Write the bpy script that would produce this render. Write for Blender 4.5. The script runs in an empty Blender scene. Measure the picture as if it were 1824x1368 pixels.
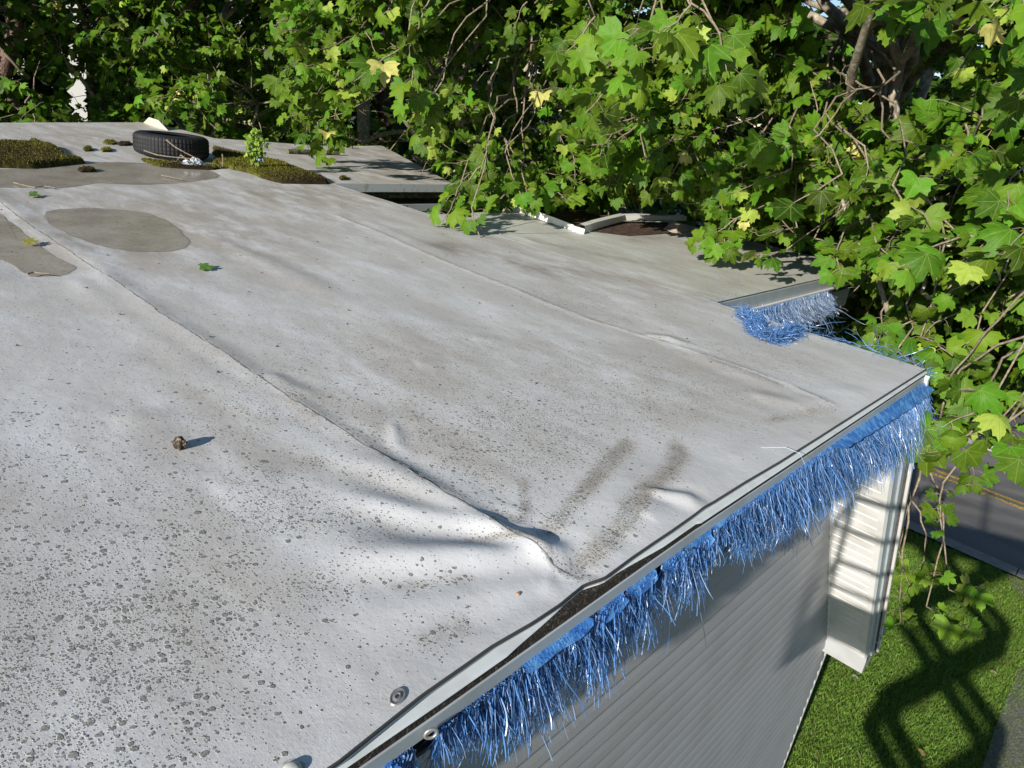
import bpy, math, random
import numpy as np
from mathutils import Vector, Matrix
rng = np.random.default_rng(7); random.seed(7)
C = bpy.context.scene.collection
S = bpy.context.scene
# ------------------------------------------------------------------ camera
F = 1280.0; CX, CY = 912.0, 684.0; H = 0.85
RM = np.array([[0.67844385, 0.18872509, -0.70999773],
               [-0.72254617, 0.34613853, -0.59842723],
               [0.13281934, 0.91900542, 0.37119815]])
cam = bpy.data.objects.new('camera', bpy.data.cameras.new('camera')); C.objects.link(cam)
cam.data.sensor_fit = 'HORIZONTAL'; cam.data.sensor_width = 36; cam.data.lens = 36 * F / 1824
cam.data.clip_start = 0.05; cam.data.clip_end = 600
M4 = Matrix.Identity(4)
for i in range(3):
    for j in range(3): M4[i][j] = float(RM[i, j])
M4[0][3], M4[1][3], M4[2][3] = 0, 0, H
cam.matrix_world = M4
S.camera = cam
# ------------------------------------------------------------------ sky, sun, exposure
EL, AZ = 19.0, 8.0
w = bpy.data.worlds.new('World'); S.world = w; w.use_nodes = True
nt = w.node_tree; bg = nt.nodes['Background']
sky = nt.nodes.new('ShaderNodeTexSky'); sky.sky_type = 'NISHITA'; sky.sun_disc = False
sky.sun_elevation = math.radians(EL + 6); sky.sun_rotation = math.radians(-90 - AZ)
sky.air_density = 1.0; sky.dust_density = 0.1; sky.ozone_density = 2.5
nt.links.new(sky.outputs[0], bg.inputs[0]); bg.inputs[1].default_value = 0.08
sl = bpy.data.lights.new('sun', 'SUN'); sl.energy = 5.0; sl.angle = math.radians(0.55); sl.color = (1.0, 0.945, 0.86)
so = bpy.data.objects.new('sun', sl); C.objects.link(so)
sd = Vector((math.cos(math.radians(EL)) * math.cos(math.radians(AZ)), math.cos(math.radians(EL)) * math.sin(math.radians(AZ)), -math.sin(math.radians(EL))))
so.rotation_euler = sd.to_track_quat('-Z', 'Y').to_euler(); so.location = (-20, -5, 12)
S.view_settings.view_transform = 'Standard'; S.view_settings.look = 'None'
S.view_settings.exposure = 0.58; S.view_settings.gamma = 1
S.render.resolution_x = 1024; S.render.resolution_y = 768
try:
    S.cycles.max_bounces = 6; S.cycles.transparent_max_bounces = 8
except Exception: pass

# ------------------------------------------------------------------ geometry helpers
def ray(x, y): return RM @ np.array([x - CX, -(y - CY), -F])
def U(x, y, z=0.0):
    d = ray(x, y); t = (z - H) / d[2]; return np.array([d[0] * t, d[1] * t, z])
def UY(x, y, Y):
    d = ray(x, y); t = Y / d[1]; return np.array([d[0] * t, Y, H + d[2] * t])
def UX(x, y, X):
    d = ray(x, y); t = X / d[0]; return np.array([X, d[1] * t, H + d[2] * t])
def P(x, y, dist):
    d = ray(x, y); d = d / np.linalg.norm(d); return np.array([0, 0, H]) + d * dist

class MB:
    def __init__(s): s.v = []; s.f = []
    def add(s, vs, fs):
        o = len(s.v); s.v += [tuple(map(float, p)) for p in vs]; s.f += [tuple(i + o for i in f) for f in fs]
    def box(s, a, b):
        x0, y0, z0 = a; x1, y1, z1 = b
        s.add([(x0,y0,z0),(x1,y0,z0),(x1,y1,z0),(x0,y1,z0),(x0,y0,z1),(x1,y0,z1),(x1,y1,z1),(x0,y1,z1)],
              [(0,3,2,1),(4,5,6,7),(0,1,5,4),(1,2,6,5),(2,3,7,6),(3,0,4,7)])
    def tube(s, pts, rad, n=6, cap=True):
        pts = [np.array(p, float) for p in pts]; m = len(pts)
        if not hasattr(rad, '__len__'): rad = [rad] * m
        ref = np.array([0.31, 0.17, 0.93]); vs = []
        for i, p in enumerate(pts):
            t = pts[min(i + 1, m - 1)] - pts[max(i - 1, 0)]; t = t / (np.linalg.norm(t) + 1e-9)
            a = np.cross(t, ref)
            if np.linalg.norm(a) < .15: a = np.cross(t, [1, 0, 0])
            a /= np.linalg.norm(a); b = np.cross(t, a)
            for k in range(n):
                th = 2 * math.pi * k / n
                vs.append(p + rad[i] * (math.cos(th) * a + math.sin(th) * b))
        fs = [(i * n + k, i * n + (k + 1) % n, (i + 1) * n + (k + 1) % n, (i + 1) * n + k) for i in range(m - 1) for k in range(n)]
        if cap: fs += [tuple(range(n))[::-1], tuple(range((m - 1) * n, m * n))]
        s.add(vs, fs)
    def sweep(s, prof, path):      # prof: list of (y,z) ; path: list of functions giving origin (x,y,z)
        m = len(prof); vs = []
        for (x, y, z) in path: vs += [(x, y + p[0], z + p[1]) for p in prof]
        s.add(vs, [(i * m + k, (i + 1) * m + k, (i + 1) * m + k + 1, i * m + k + 1) for i in range(len(path) - 1) for k in range(m - 1)])
    def build(s, name, m, parent=None, smooth=False):
        me = bpy.data.meshes.new(name); me.from_pydata(s.v, [], s.f); me.update()
        return link(name, me, m, parent, smooth)
def link(name, me, m, parent=None, smooth=False):
    if m: me.materials.append(m)
    if smooth: me.polygons.foreach_set('use_smooth', [True] * len(me.polygons))
    o = bpy.data.objects.new(name, me); C.objects.link(o)
    if parent:
        o.parent = parent
        o.matrix_parent_inverse = parent_inv(parent)
    return o
def parent_inv(p):
    m = Matrix.Identity(4); q = p
    while q is not None:
        m = (Matrix.Translation(q.location) if q.rotation_euler.to_quaternion().angle < 1e-6 else Matrix.LocRotScale(q.location, q.rotation_euler, q.scale)) @ m
        if q.parent is None: break
        m = q.matrix_parent_inverse @ m; q = q.parent
    return m.inverted()
def thing(name, label, cat, loc=(0, 0, 0), group=None):
    o = bpy.data.objects.new(name, None); C.objects.link(o); o.location = tuple(map(float, loc)); o.empty_display_size = .2
    return tag(o, label, cat, group)
def tag(o, label, cat, group=None, kind=None):
    o['label'] = label; o['category'] = cat
    if group: o['group'] = group
    if kind: o['kind'] = kind
    return o
def npmesh(name, V, T, mat, parent=None, uv=None, col=None, smooth=True, attrs=None, nside=3):
    me = bpy.data.meshes.new(name); V = np.asarray(V, np.float32); T = np.asarray(T, np.int32)
    me.vertices.add(len(V)); me.vertices.foreach_set('co', V.ravel())
    me.loops.add(T.size); me.loops.foreach_set('vertex_index', T.ravel())
    me.polygons.add(len(T)); me.polygons.foreach_set('loop_start', np.arange(0, T.size, nside, dtype=np.int32))
    me.polygons.foreach_set('loop_total', np.full(len(T), nside, np.int32))
    me.update(calc_edges=True)
    if uv is not None:
        l = me.uv_layers.new(name='UVMap'); l.data.foreach_set('uv', np.asarray(uv, np.float32)[T.ravel()].ravel())
    if col is not None:
        a = me.attributes.new('tint', 'FLOAT_COLOR', 'POINT'); c4 = np.ones((len(V), 4), np.float32); c4[:, :3] = col
        a.data.foreach_set('color', c4.ravel())
    for k, v in (attrs or {}).items():
        a = me.attributes.new(k, 'FLOAT', 'POINT'); a.data.foreach_set('value', np.asarray(v, np.float32))
    me.validate()
    return link(name, me, mat, parent, smooth)

# ------------------------------------------------------------------ materials
def mat(name, base=(.5, .5, .5), rough=.6, metal=0.0, spec=.5, noise=None, bump=None, trans=0):
    m = bpy.data.materials.new(name); m.use_nodes = True; t = m.node_tree; b = t.nodes['Principled BSDF']
    b.inputs['Base Color'].default_value = (*base, 1); b.inputs['Roughness'].default_value = rough
    b.inputs['Metallic'].default_value = metal; b.inputs['Specular IOR Level'].default_value = spec
    tc = t.nodes.new('ShaderNodeTexCoord')
    if noise:      # (scale, other colour, contrast lo, hi)
        n = t.nodes.new('ShaderNodeTexNoise'); n.inputs['Scale'].default_value = noise[0]; n.inputs['Detail'].default_value = 6
        r = t.nodes.new('ShaderNodeMapRange'); r.inputs[1].default_value = noise[2]; r.inputs[2].default_value = noise[3]
        x = t.nodes.new('ShaderNodeMix'); x.data_type = 'RGBA'
        x.inputs[6].default_value = (*base, 1); x.inputs[7].default_value = (*noise[1], 1)
        t.links.new(tc.outputs['Object'], n.inputs['Vector']); t.links.new(n.outputs[0], r.inputs[0])
        t.links.new(r.outputs[0], x.inputs[0]); t.links.new(x.outputs[2], b.inputs['Base Color'])
    if bump:
        n2 = t.nodes.new('ShaderNodeTexNoise'); n2.inputs['Scale'].default_value = bump[0]; n2.inputs['Detail'].default_value = 5
        bp = t.nodes.new('ShaderNodeBump'); bp.inputs['Strength'].default_value = bump[1]; bp.inputs['Distance'].default_value = bump[2]
        t.links.new(tc.outputs['Object'], n2.inputs['Vector']); t.links.new(n2.outputs[0], bp.inputs['Height']); t.links.new(bp.outputs[0], b.inputs['Normal'])
    return m
class N:      # tiny node-graph helper
    def __init__(s, m): s.t = m.node_tree; s.l = s.t.links.new
    def n(s, ty, **k):
        x = s.t.nodes.new(ty)
        for a, b in k.items(): setattr(x, a, b)
        return x
    def put(s, sock, v):
        if hasattr(v, 'links') or isinstance(v, bpy.types.NodeSocket): s.l(v, sock)
        else: sock.default_value = v
    def math(s, op, a, b=None, c=None, clamp=False):
        x = s.n('ShaderNodeMath', operation=op, use_clamp=clamp); s.put(x.inputs[0], a)
        if b is not None: s.put(x.inputs[1], b)
        if c is not None: s.put(x.inputs[2], c)
        return x.outputs[0]
    def mix(s, f, a, b):
        x = s.n('ShaderNodeMix', data_type='RGBA'); s.put(x.inputs[0], f)
        s.put(x.inputs[6], a if not isinstance(a, tuple) else (*a, 1)); s.put(x.inputs[7], b if not isinstance(b, tuple) else (*b, 1)); return x.outputs[2]
    def rng(s, v, a, b, c=0.0, d=1.0):
        x = s.n('ShaderNodeMapRange'); x.interpolation_type = 'SMOOTHSTEP'; s.put(x.inputs[0], v)
        for i, q in enumerate((a, b, c, d)): x.inputs[i + 1].default_value = q
        return x.outputs[0]
    def noise(s, vec, scale, detail=4, rough=.55):
        x = s.n('ShaderNodeTexNoise'); x.inputs['Scale'].default_value = scale; x.inputs['Detail'].default_value = detail; x.inputs['Roughness'].default_value = rough
        s.l(vec, x.inputs['Vector']); return x
    def attr(s, name): x = s.n('ShaderNodeAttribute'); x.attribute_name = name; return x

def membrane_mat():
    m = bpy.data.materials.new('membrane_white'); m.use_nodes = True; g = N(m); b = g.t.nodes['Principled BSDF']
    co = g.n('ShaderNodeTexCoord').outputs['Object']
    dirt = g.attr('dirt').outputs['Fac']; lich = g.attr('lichen').outputs['Fac']; brown = g.attr('brown').outputs['Fac']; pale = g.attr('green').outputs['Fac']
    # stretched streak noise (along Y)
    mp = g.n('ShaderNodeMapping'); mp.inputs['Scale'].default_value = (1.0, .35, 1); g.l(co, mp.inputs[0])
    n1 = g.noise(mp.outputs[0], 2.2, 8, .62).outputs[0]; n2 = g.noise(co, 9, 6, .6).outputs[0]; n3 = g.noise(co, 160, 3, .7).outputs[0]
    n4 = g.noise(mp.outputs[0], 6.0, 8, .7).outputs[0]
    c = g.mix(g.rng(n1, .35, .68), (.635, .64, .635), (.52, .505, .48))
    c = g.mix(g.math('MULTIPLY', dirt, g.rng(n4, .30, .62), clamp=True), c, (.37, .335, .29))
    c = g.mix(g.math('MULTIPLY', g.math('MULTIPLY', brown, g.rng(n4, .33, .70), clamp=True), .85), c, (.20, .155, .125))
    c = g.mix(g.math('MULTIPLY', pale, .7), c, (.56, .58, .47))
    c = g.mix(g.math('MULTIPLY', g.rng(n3, .52, .72), g.math('MULTIPLY_ADD', dirt, .35, .10)), c, (.25, .235, .21))
    c = g.mix(g.math('MULTIPLY', g.rng(n2, .55, .75), .14), c, (.42, .40, .37))
    tr_ = g.attr('trail').outputs['Fac']
    c = g.mix(g.math('MULTIPLY', g.math('MULTIPLY', g.rng(g.math('ADD', tr_, g.math('MULTIPLY', g.math('SUBTRACT', n2, .5), 2.2)), .30, .85), g.rng(n3, .40, .58)), .62), c, (.27, .255, .22))
    # lichen rosettes, two sizes
    nd = g.noise(co, 130, 3, .6)
    off = g.n('ShaderNodeVectorMath', operation='MULTIPLY_ADD'); g.l(nd.outputs['Color'], off.inputs[0]); off.inputs[1].default_value = (.006, .006, 0); g.l(co, off.inputs[2])
    allm = None
    big = g.attr('big').outputs['Fac']
    for sc, rmax, keep, lo in ((78, .46, .75, .12), (150, .46, .70, .14), (240, .46, .75, .16), (44, .36, .20, .12)):
        v = g.n('ShaderNodeTexVoronoi'); v.voronoi_dimensions = '2D'; v.feature = 'F1'; v.inputs['Scale'].default_value = sc
        g.l(off.outputs[0], v.inputs['Vector'])
        sp = g.n('ShaderNodeSeparateColor'); g.l(v.outputs['Color'], sp.inputs[0])
        clump = g.rng(g.noise(co, 3.1 + sc * .05, 4, .6).outputs[0], .36, .64, .15, 1.25)
        dens = g.math('MULTIPLY', g.math('MULTIPLY', lich, clump), keep)
        if sc < 100: dens = g.math('MULTIPLY', dens, big)
        on = g.math('LESS_THAN', sp.outputs[0], dens)
        r = g.math('MULTIPLY_ADD', g.math('POWER', sp.outputs[1], 1.6), rmax - lo, lo)
        disk = g.rng(g.math('SUBTRACT', v.outputs['Distance'], r), -.10, .04, 1.0, 0.0)
        mm = g.math('MULTIPLY', on, disk)
        allm = mm if allm is None else g.math('MAXIMUM', allm, mm)
    nl = g.noise(co, 420, 2, .6).outputs[0]
    lc = g.mix(g.rng(nl, .4, .62), (.11, .113, .092), (.29, .285, .25))
    c = g.mix(g.math('MULTIPLY', allm, .9), c, lc)
    g.l(c, b.inputs['Base Color'])
    g.put(b.inputs['Roughness'], g.math('MULTIPLY_ADD', g.math('MAXIMUM', allm, dirt), .3, .46)); b.inputs['Specular IOR Level'].default_value = .42
    # fine woven scrim + soft unevenness
    wv = g.n('ShaderNodeTexWave'); wv.inputs['Scale'].default_value = 75; wv.inputs['Distortion'].default_value = .6; g.l(co, wv.inputs[0])
    hgt = g.math('ADD', g.math('MULTIPLY', wv.outputs['Fac'], .00003), g.math('ADD', g.math('MULTIPLY', n3, .0006), g.math('MULTIPLY', allm, .0012)))
    hgt = g.math('ADD', hgt, g.math('MULTIPLY', n2, .004))
    bp = g.n('ShaderNodeBump'); bp.inputs['Strength'].default_value = .8; bp.inputs['Distance'].default_value = 1.0
    g.l(hgt, bp.inputs['Height']); g.l(bp.outputs[0], b.inputs['Normal'])
    return m

def leaf_mat(name, gain=1.0, veins=True):
    m = bpy.data.materials.new(name); m.use_nodes = True; g = N(m); b = g.t.nodes['Principled BSDF']; out = g.t.nodes['Material Output']
    col = g.attr('tint').outputs['Color']
    if veins:
        uv = g.n('ShaderNodeTexCoord').outputs['UV']; s = g.n('ShaderNodeSeparateXYZ'); g.l(uv, s.inputs[0])
        u = g.math('ABSOLUTE', s.outputs[0]); v = s.outputs[1]
        a = g.math('ARCTAN2', u, v); r = g.math('SQRT', g.math('ADD', g.math('MULTIPLY', u, u), g.math('MULTIPLY', v, v)))
        d = g.math('MINIMUM', g.math('MINIMUM', a, g.math('ABSOLUTE', g.math('SUBTRACT', a, .65))), g.math('ABSOLUTE', g.math('SUBTRACT', a, 1.52)))
        dist = g.math('MULTIPLY', d, r)
        main = g.rng(dist, .006, .022, 1.0, 0.0)
        # side veins
        sv = g.math('FRACT', g.math('MULTIPLY', g.math('SUBTRACT', r, g.math('MULTIPLY', d, .75)), 9.0))
        side = g.math('MULTIPLY', g.rng(g.math('ABSOLUTE', g.math('SUBTRACT', sv, .5)), .02, .10, 1.0, 0.0), .2)
        vm = g.math('MAXIMUM', main, side)
        col = g.mix(g.math('MULTIPLY', vm, .42), col, (.22, .32, .06))
        bp = g.n('ShaderNodeBump'); bp.inputs['Strength'].default_value = .5; bp.inputs['Distance'].default_value = .003
        g.l(g.math('MULTIPLY', vm, -1.0), bp.inputs['Height']); g.l(bp.outputs[0], b.inputs['Normal'])
    mo = g.noise(g.n('ShaderNodeTexCoord').outputs['Object'], 38, 3, .6).outputs[0]
    col = g.mix(g.math('MULTIPLY', g.rng(mo, .50, .72), .40), col, (.10, .12, .015)); hv = g.n('ShaderNodeHueSaturation'); g.l(g.math('MULTIPLY_ADD', mo, .7, .68), hv.inputs['Value']); g.l(col, hv.inputs['Color']); col = hv.outputs[0]
    g.l(col, b.inputs['Base Color']); b.inputs['Roughness'].default_value = .5; b.inputs['Specular IOR Level'].default_value = .18
    tr = g.n('ShaderNodeBsdfTranslucent'); 
    hs = g.n('ShaderNodeHueSaturation'); hs.inputs['Hue'].default_value = .485; hs.inputs['Saturation'].default_value = 1.0; hs.inputs['Value'].default_value = 1.25
    g.l(col, hs.inputs['Color']); g.l(hs.outputs[0], tr.inputs[0])
    mx = g.n('ShaderNodeMixShader'); mx.inputs[0].default_value = .24
    g.l(b.outputs[0], mx.inputs[1]); g.l(tr.outputs[0], mx.inputs[2]); g.l(mx.outputs[0], out.inputs['Surface'])
    return m

def tint_mat(name, rough=.4, spec=.5, trans=.0):
    m = bpy.data.materials.new(name); m.use_nodes = True; g = N(m); b = g.t.nodes['Principled BSDF']; out = g.t.nodes['Material Output']
    col = g.attr('tint').outputs['Color']; g.l(col, b.inputs['Base Color']); b.inputs['Roughness'].default_value = rough; b.inputs['Specular IOR Level'].default_value = spec
    if trans:
        tr = g.n('ShaderNodeBsdfTranslucent'); g.l(col, tr.inputs[0]); mx = g.n('ShaderNodeMixShader'); mx.inputs[0].default_value = trans
        g.l(b.outputs[0], mx.inputs[1]); g.l(tr.outputs[0], mx.inputs[2]); g.l(mx.outputs[0], out.inputs['Surface'])
    return m

M_mem = membrane_mat()
M_leaf = leaf_mat('plane_leaf'); M_leaf_far = leaf_mat('far_leaf', veins=False)
M_bark = mat('bark', (.23, .19, .14), .85, noise=(14, (.40, .36, .27), .45, .62), bump=(40, .6, .01))
M_twig = mat('twig_bark', (.17, .125, .085), .85, noise=(60, (.28, .235, .165), .4, .65))
M_metal = mat('painted_metal_grey', (.42, .46, .48), .38, spec=.5, noise=(7, (.34, .37, .38), .45, .75), bump=(9, .15, .004))
M_white = mat('white_vinyl', (.72, .71, .69), .42, noise=(5, (.59, .58, .54), .45, .75))
M_flange = mat('drip_flange_white', (.66, .69, .67), .35, noise=(12, (.50, .51, .48), .5, .75))
M_foam = mat('weathered_felt', (.035, .030, .026), .95, spec=.1, noise=(140, (.13, .105, .075), .52, .72), bump=(260, .9, .004))
M_siding = mat('grey_siding', (.34, .34, .35), .55, noise=(3, (.30, .30, .305), .4, .7), bump=(180, .12, .002))
M_line = mat('lap_edge', (.30, .30, .30), .7, noise=(40, (.12, .115, .11), .4, .6))
M_edge = mat('edge_sealant', (.045, .045, .045), .7)
M_dark = mat('dark_board', (.06, .055, .05), .9, noise=(20, (.11, .09, .06), .4, .7))
M_tyre = mat('tyre_rubber', (.012, .012, .014), .62, spec=.35, noise=(9, (.024, .022, .020), .5, .75), bump=(120, .2, .002))
M_tarp = mat('blue_tarp', (.035, .15, .45), .45, spec=.4, noise=(38, (.12, .32, .62), .42, .62), bump=(160, .8, .004))
M_strand = tint_mat('tarp_strand', .30, .75, .22)
M_moss = tint_mat('moss', .95, .1, .15)
M_steel = mat('dull_steel', (.48, .46, .42), .42, metal=.7, noise=(60, (.25, .16, .10), .55, .7))

# ------------------------------------------------------------------ ground, road, lawn
G = -5.0
def ground():
    m = bpy.data.materials.new('soil_and_grass'); m.use_nodes = True; g = N(m); b = g.t.nodes['Principled BSDF']
    co = g.n('ShaderNodeTexCoord').outputs['Object']; a = g.noise(co, .35, 6).outputs[0]; c2 = g.noise(co, 14, 5).outputs[0]
    c = g.mix(g.rng(a, .42, .6), (.035, .060, .014), (.055, .045, .028)); c = g.mix(g.math('MULTIPLY', g.rng(c2, .4, .7), .5), c, (.03, .035, .012))
    g.l(c, b.inputs['Base Color']); b.inputs['Roughness'].default_value = .95
    mb = MB(); mb.add([(-300, -300, G - .06), (300, -300, G - .06), (300, 400, G - .06), (-300, 400, G - .06)], [(0, 1, 2, 3)])
    mb.build('ground', m)['kind'] = 'structure'
    # lawn
    m = bpy.data.materials.new('lawn_turf'); m.use_nodes = True; g = N(m); b = g.t.nodes['Principled BSDF']
    co = g.n('ShaderNodeTexCoord').outputs['Object']
    a = g.noise(co, 1.3, 5).outputs[0]; f = g.noise(co, 45, 5, .7).outputs[0]
    c = g.mix(g.rng(a, .35, .65), (.115, .205, .034), (.150, .215, .046)); c = g.mix(g.math('MULTIPLY', g.rng(f, .42, .66), .75), c, (.022, .042, .010))
    g.l(c, b.inputs['Base Color']); b.inputs['Roughness'].default_value = .9; b.inputs['Specular IOR Level'].default_value = .15
    bp = g.n('ShaderNodeBump'); bp.inputs['Distance'].default_value = .05; g.l(f, bp.inputs['Height']); g.l(bp.outputs[0], b.inputs['Normal'])
    mb = MB(); nx, ny = 60, 60; xs = np.linspace(2, 12.62, nx); ys = np.linspace(-12, 14, ny)
    vs = [(x, y, G + .015 * math.sin(x * 1.7 + y) * math.sin(y * 1.3)) for y in ys for x in xs]
    mb.add(vs, [(j * nx + i, j * nx + i + 1, (j + 1) * nx + i + 1, (j + 1) * nx + i) for j in range(ny - 1) for i in range(nx - 1)])
    mb.build('lawn', m, smooth=True)['kind'] = 'structure'
    # asphalt
    m = bpy.data.materials.new('asphalt'); m.use_nodes = True; g = N(m); b = g.t.nodes['Principled BSDF']
    co = g.n('ShaderNodeTexCoord').outputs['Object']
    mp = g.n('ShaderNodeMapping'); mp.inputs['Scale'].default_value = (1.0, .08, 1); g.l(co, mp.inputs[0])
    a = g.noise(mp.outputs[0], 1.6, 5).outputs[0]; f = g.noise(co, 70, 4, .8).outputs[0]
    c = g.mix(g.rng(a, .35, .65), (.13, .127, .125), (.18, .175, .17)); c = g.mix(g.math('MULTIPLY', g.rng(f, .45, .65), .5), c, (.20, .19, .18))
    g.l(c, b.inputs['Base Color']); b.inputs['Roughness'].default_value = .85
    bp = g.n('ShaderNodeBump'); bp.inputs['Distance'].default_value = .01; g.l(f, bp.inputs['Height']); g.l(bp.outputs[0], b.inputs['Normal'])
    mb = MB(); mb.add([(13.05, -60, G - .03), (18.25, -60, G - .03), (18.25, 80, G - .03), (13.05, 80, G - .03)], [(0, 1, 2, 3)])
    r = mb.build('road', m); r['kind'] = 'structure'
    # concrete kerbs with joints
    mc = mat('kerb_concrete', (.30, .285, .26), .85, noise=(8, (.22, .205, .18), .4, .7), bump=(60, .4, .006))
    for k, (x0, x1, nm) in enumerate(((12.62, 13.05, 'kerb'), (18.25, 18.6, 'kerb'))):
        mb = MB(); y = -30
        while y < 30:
            if k == 0:
                mb.add([(x0, y + .006, G + .035), (x0 + .15, y + .006, G + .035), (x0 + .2, y + .006, G - .018), (x1, y + .006, G - .024),
                        (x0, y + 2.99, G + .035), (x0 + .15, y + 2.99, G + .035), (x0 + .2, y + 2.99, G - .018), (x1, y + 2.99, G - .024)],
                       [(0, 1, 5, 4), (1, 2, 6, 5), (2, 3, 7, 6)])
            else: mb.box((x0, y + .006, G - .05), (x1, y + 2.99, G + .10))
            y += 3
        mb.build(nm, mc)['kind'] = 'structure'
    # worn double yellow line
    my = bpy.data.materials.new('worn_yellow_paint'); my.use_nodes = True; g = N(my); b = g.t.nodes['Principled BSDF']
    co = g.n('ShaderNodeTexCoord').outputs['Object']; f = g.noise(co, 22, 6, .75).outputs[0]
    g.l(g.mix(g.rng(f, .47, .57), (.62, .40, .045), (.13, .12, .11)), b.inputs['Base Color']); b.inputs['Roughness'].default_value = .7
    mb = MB()
    for x0 in (15.56, 15.80):
        ys = np.linspace(-30, 40, 700); l = x0 + rng.normal(0, .006, 700); r_ = x0 + .115 + rng.normal(0, .010, 700)
        mb.add([p for a, y, c_ in zip(l, ys, r_) for p in ((a, y, G - .026), (c_, y, G - .026))], [(2 * i, 2 * i + 1, 2 * i + 3, 2 * i + 2) for i in range(699)])
    mb.build('road_marking', my)['kind'] = 'structure'
    # driveway
    md = mat('old_asphalt', (.12, .11, .10), .9, noise=(30, (.19, .175, .155), .45, .65), bump=(45, .9, .02))
    pts = [U(1836, 1172, G + .02), U(1812, 1196, G + .02), U(1796, 1238, G + .02), U(1778, 1282, G + .02), U(1762, 1330, G + .02), U(1738, 1400, G + .02), U(1700, 1500, G + .02)]
    far = [(p[0] - .3, -9, G + .02) for p in pts[::-1]]
    mb = MB(); n = len(pts); allp = list(pts) + [(p[0] + .8, -9, G + .02) for p in pts]
    mb.add(allp, [(i, i + 1, n + i + 1, n + i) for i in range(n - 1)]); mb.build('driveway', md)['kind'] = 'structure'
    mb = MB(); pts = [U(1795, 1022, G + .02), U(1800, 1045, G + .02), U(1815, 1060, G + .02), U(1850, 1075, G + .02)]
    allp = list(pts) + [(p[0], -9, G + .02) for p in pts]; mb.add(allp, [(i, i + 1, 5 + i, 4 + i) for i in range(3)])
    mb.build('verge_soil', mat('verge_soil', (.10, .08, .06), .95, noise=(20, (.16, .13, .10), .4, .65), bump=(40, .8, .02)))['kind'] = 'structure'
    mb = MB(); mb.add([(18.6, -60, G - .02), (24, -60, G - .02), (24, 80, G - .02), (18.6, 80, G - .02)], [(0, 1, 2, 3)])
    mb.build('far_pavement', mat('gravel_lot', (.10, .098, .095), .9, noise=(60, (.17, .165, .16), .45, .62), bump=(60, .8, .02)))['kind'] = 'structure'
    # bed of soil at wall foot
    # grass blades
    n = 150000
    x = 5.2 + rng.random(n) * 7.4; y = -1.3 + rng.random(n) * 4.0
    h = .025 + .035 * rng.random(n); a = rng.random(n) * 2 * math.pi; ln = rng.normal(0, .022, (n, 2)); wd = .0035 + .003 * rng.random(n)
    z = G + .015 * np.sin(x * 1.7 + y) * np.sin(y * 1.3)
    V = np.empty((n, 3, 3)); V[:, 0] = np.c_[x - wd * np.cos(a), y - wd * np.sin(a), z]; V[:, 1] = np.c_[x + wd * np.cos(a), y + wd * np.sin(a), z]; V[:, 2] = np.c_[x + ln[:, 0], y + ln[:, 1], z + h]
    patch = .5 + .5 * np.sin(x * 2.1 + 1.3 * np.sin(y * 3)) * np.sin(y * 2.7 + x)
    base = np.array([.165, .30, .042]) * (.55 + .75 * rng.random((n, 1))); dry = rng.random(n) < .07
    base = base + patch[:, None] * np.array([.018, .012, .002]); base[dry] = (.22, .19, .09)
    keep = ~((x > 10.8) & (y < .1 - .12 * (x - 12.6) - .2) & False)
    o = npmesh('grass', V.reshape(-1, 3), np.arange(3 * n).reshape(-1, 3), tint_mat('grass_blade', .6, .25, .3), col=np.repeat(base, 3, 0), smooth=False)
    tag(o, 'short mown green grass of the lawn below the building', 'grass', kind='stuff')
    # small litter on lawn: fallen leaves
ground()

# ------------------------------------------------------------------ building: roof membranes
def polydist(X, Y, pts):
    best = np.full(X.shape, 9e9); tt = np.zeros(X.shape); side = np.zeros(X.shape); L = [0]
    for a, b in zip(pts[:-1], pts[1:]): L.append(L[-1] + math.hypot(b[0] - a[0], b[1] - a[1]))
    for i, (a, b) in enumerate(zip(pts[:-1], pts[1:])):
        dx, dy = b[0] - a[0], b[1] - a[1]; l2 = dx * dx + dy * dy + 1e-12
        t = np.clip(((X - a[0]) * dx + (Y - a[1]) * dy) / l2, 0, 1)
        d = np.hypot(X - a[0] - t * dx, Y - a[1] - t * dy); m = d < best
        best = np.where(m, d, best); tt = np.where(m, (L[i] + t * math.sqrt(l2)) / L[-1], tt)
        side = np.where(m, np.sign(dx * (Y - a[1]) - dy * (X - a[0])), side)
    return best, tt, side
def px(*pts): return [tuple(U(x, y)[:2]) for x, y in pts]
S1 = px((-60, 318), (0, 362), (60, 405), (130, 452), (200, 500), (300, 570), (400, 632), (500, 700), (600, 762), (700, 826), (800, 886), (860, 925), (905, 958), (950, 980), (985, 1012), (1022, 1030), (1050, 1032))
SM = px((600, 385), (700, 425), (777, 461), (900, 508), (976, 540), (1060, 572), (1149, 599), (1240, 628), (1320, 655), (1400, 683), (1480, 722))
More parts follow.
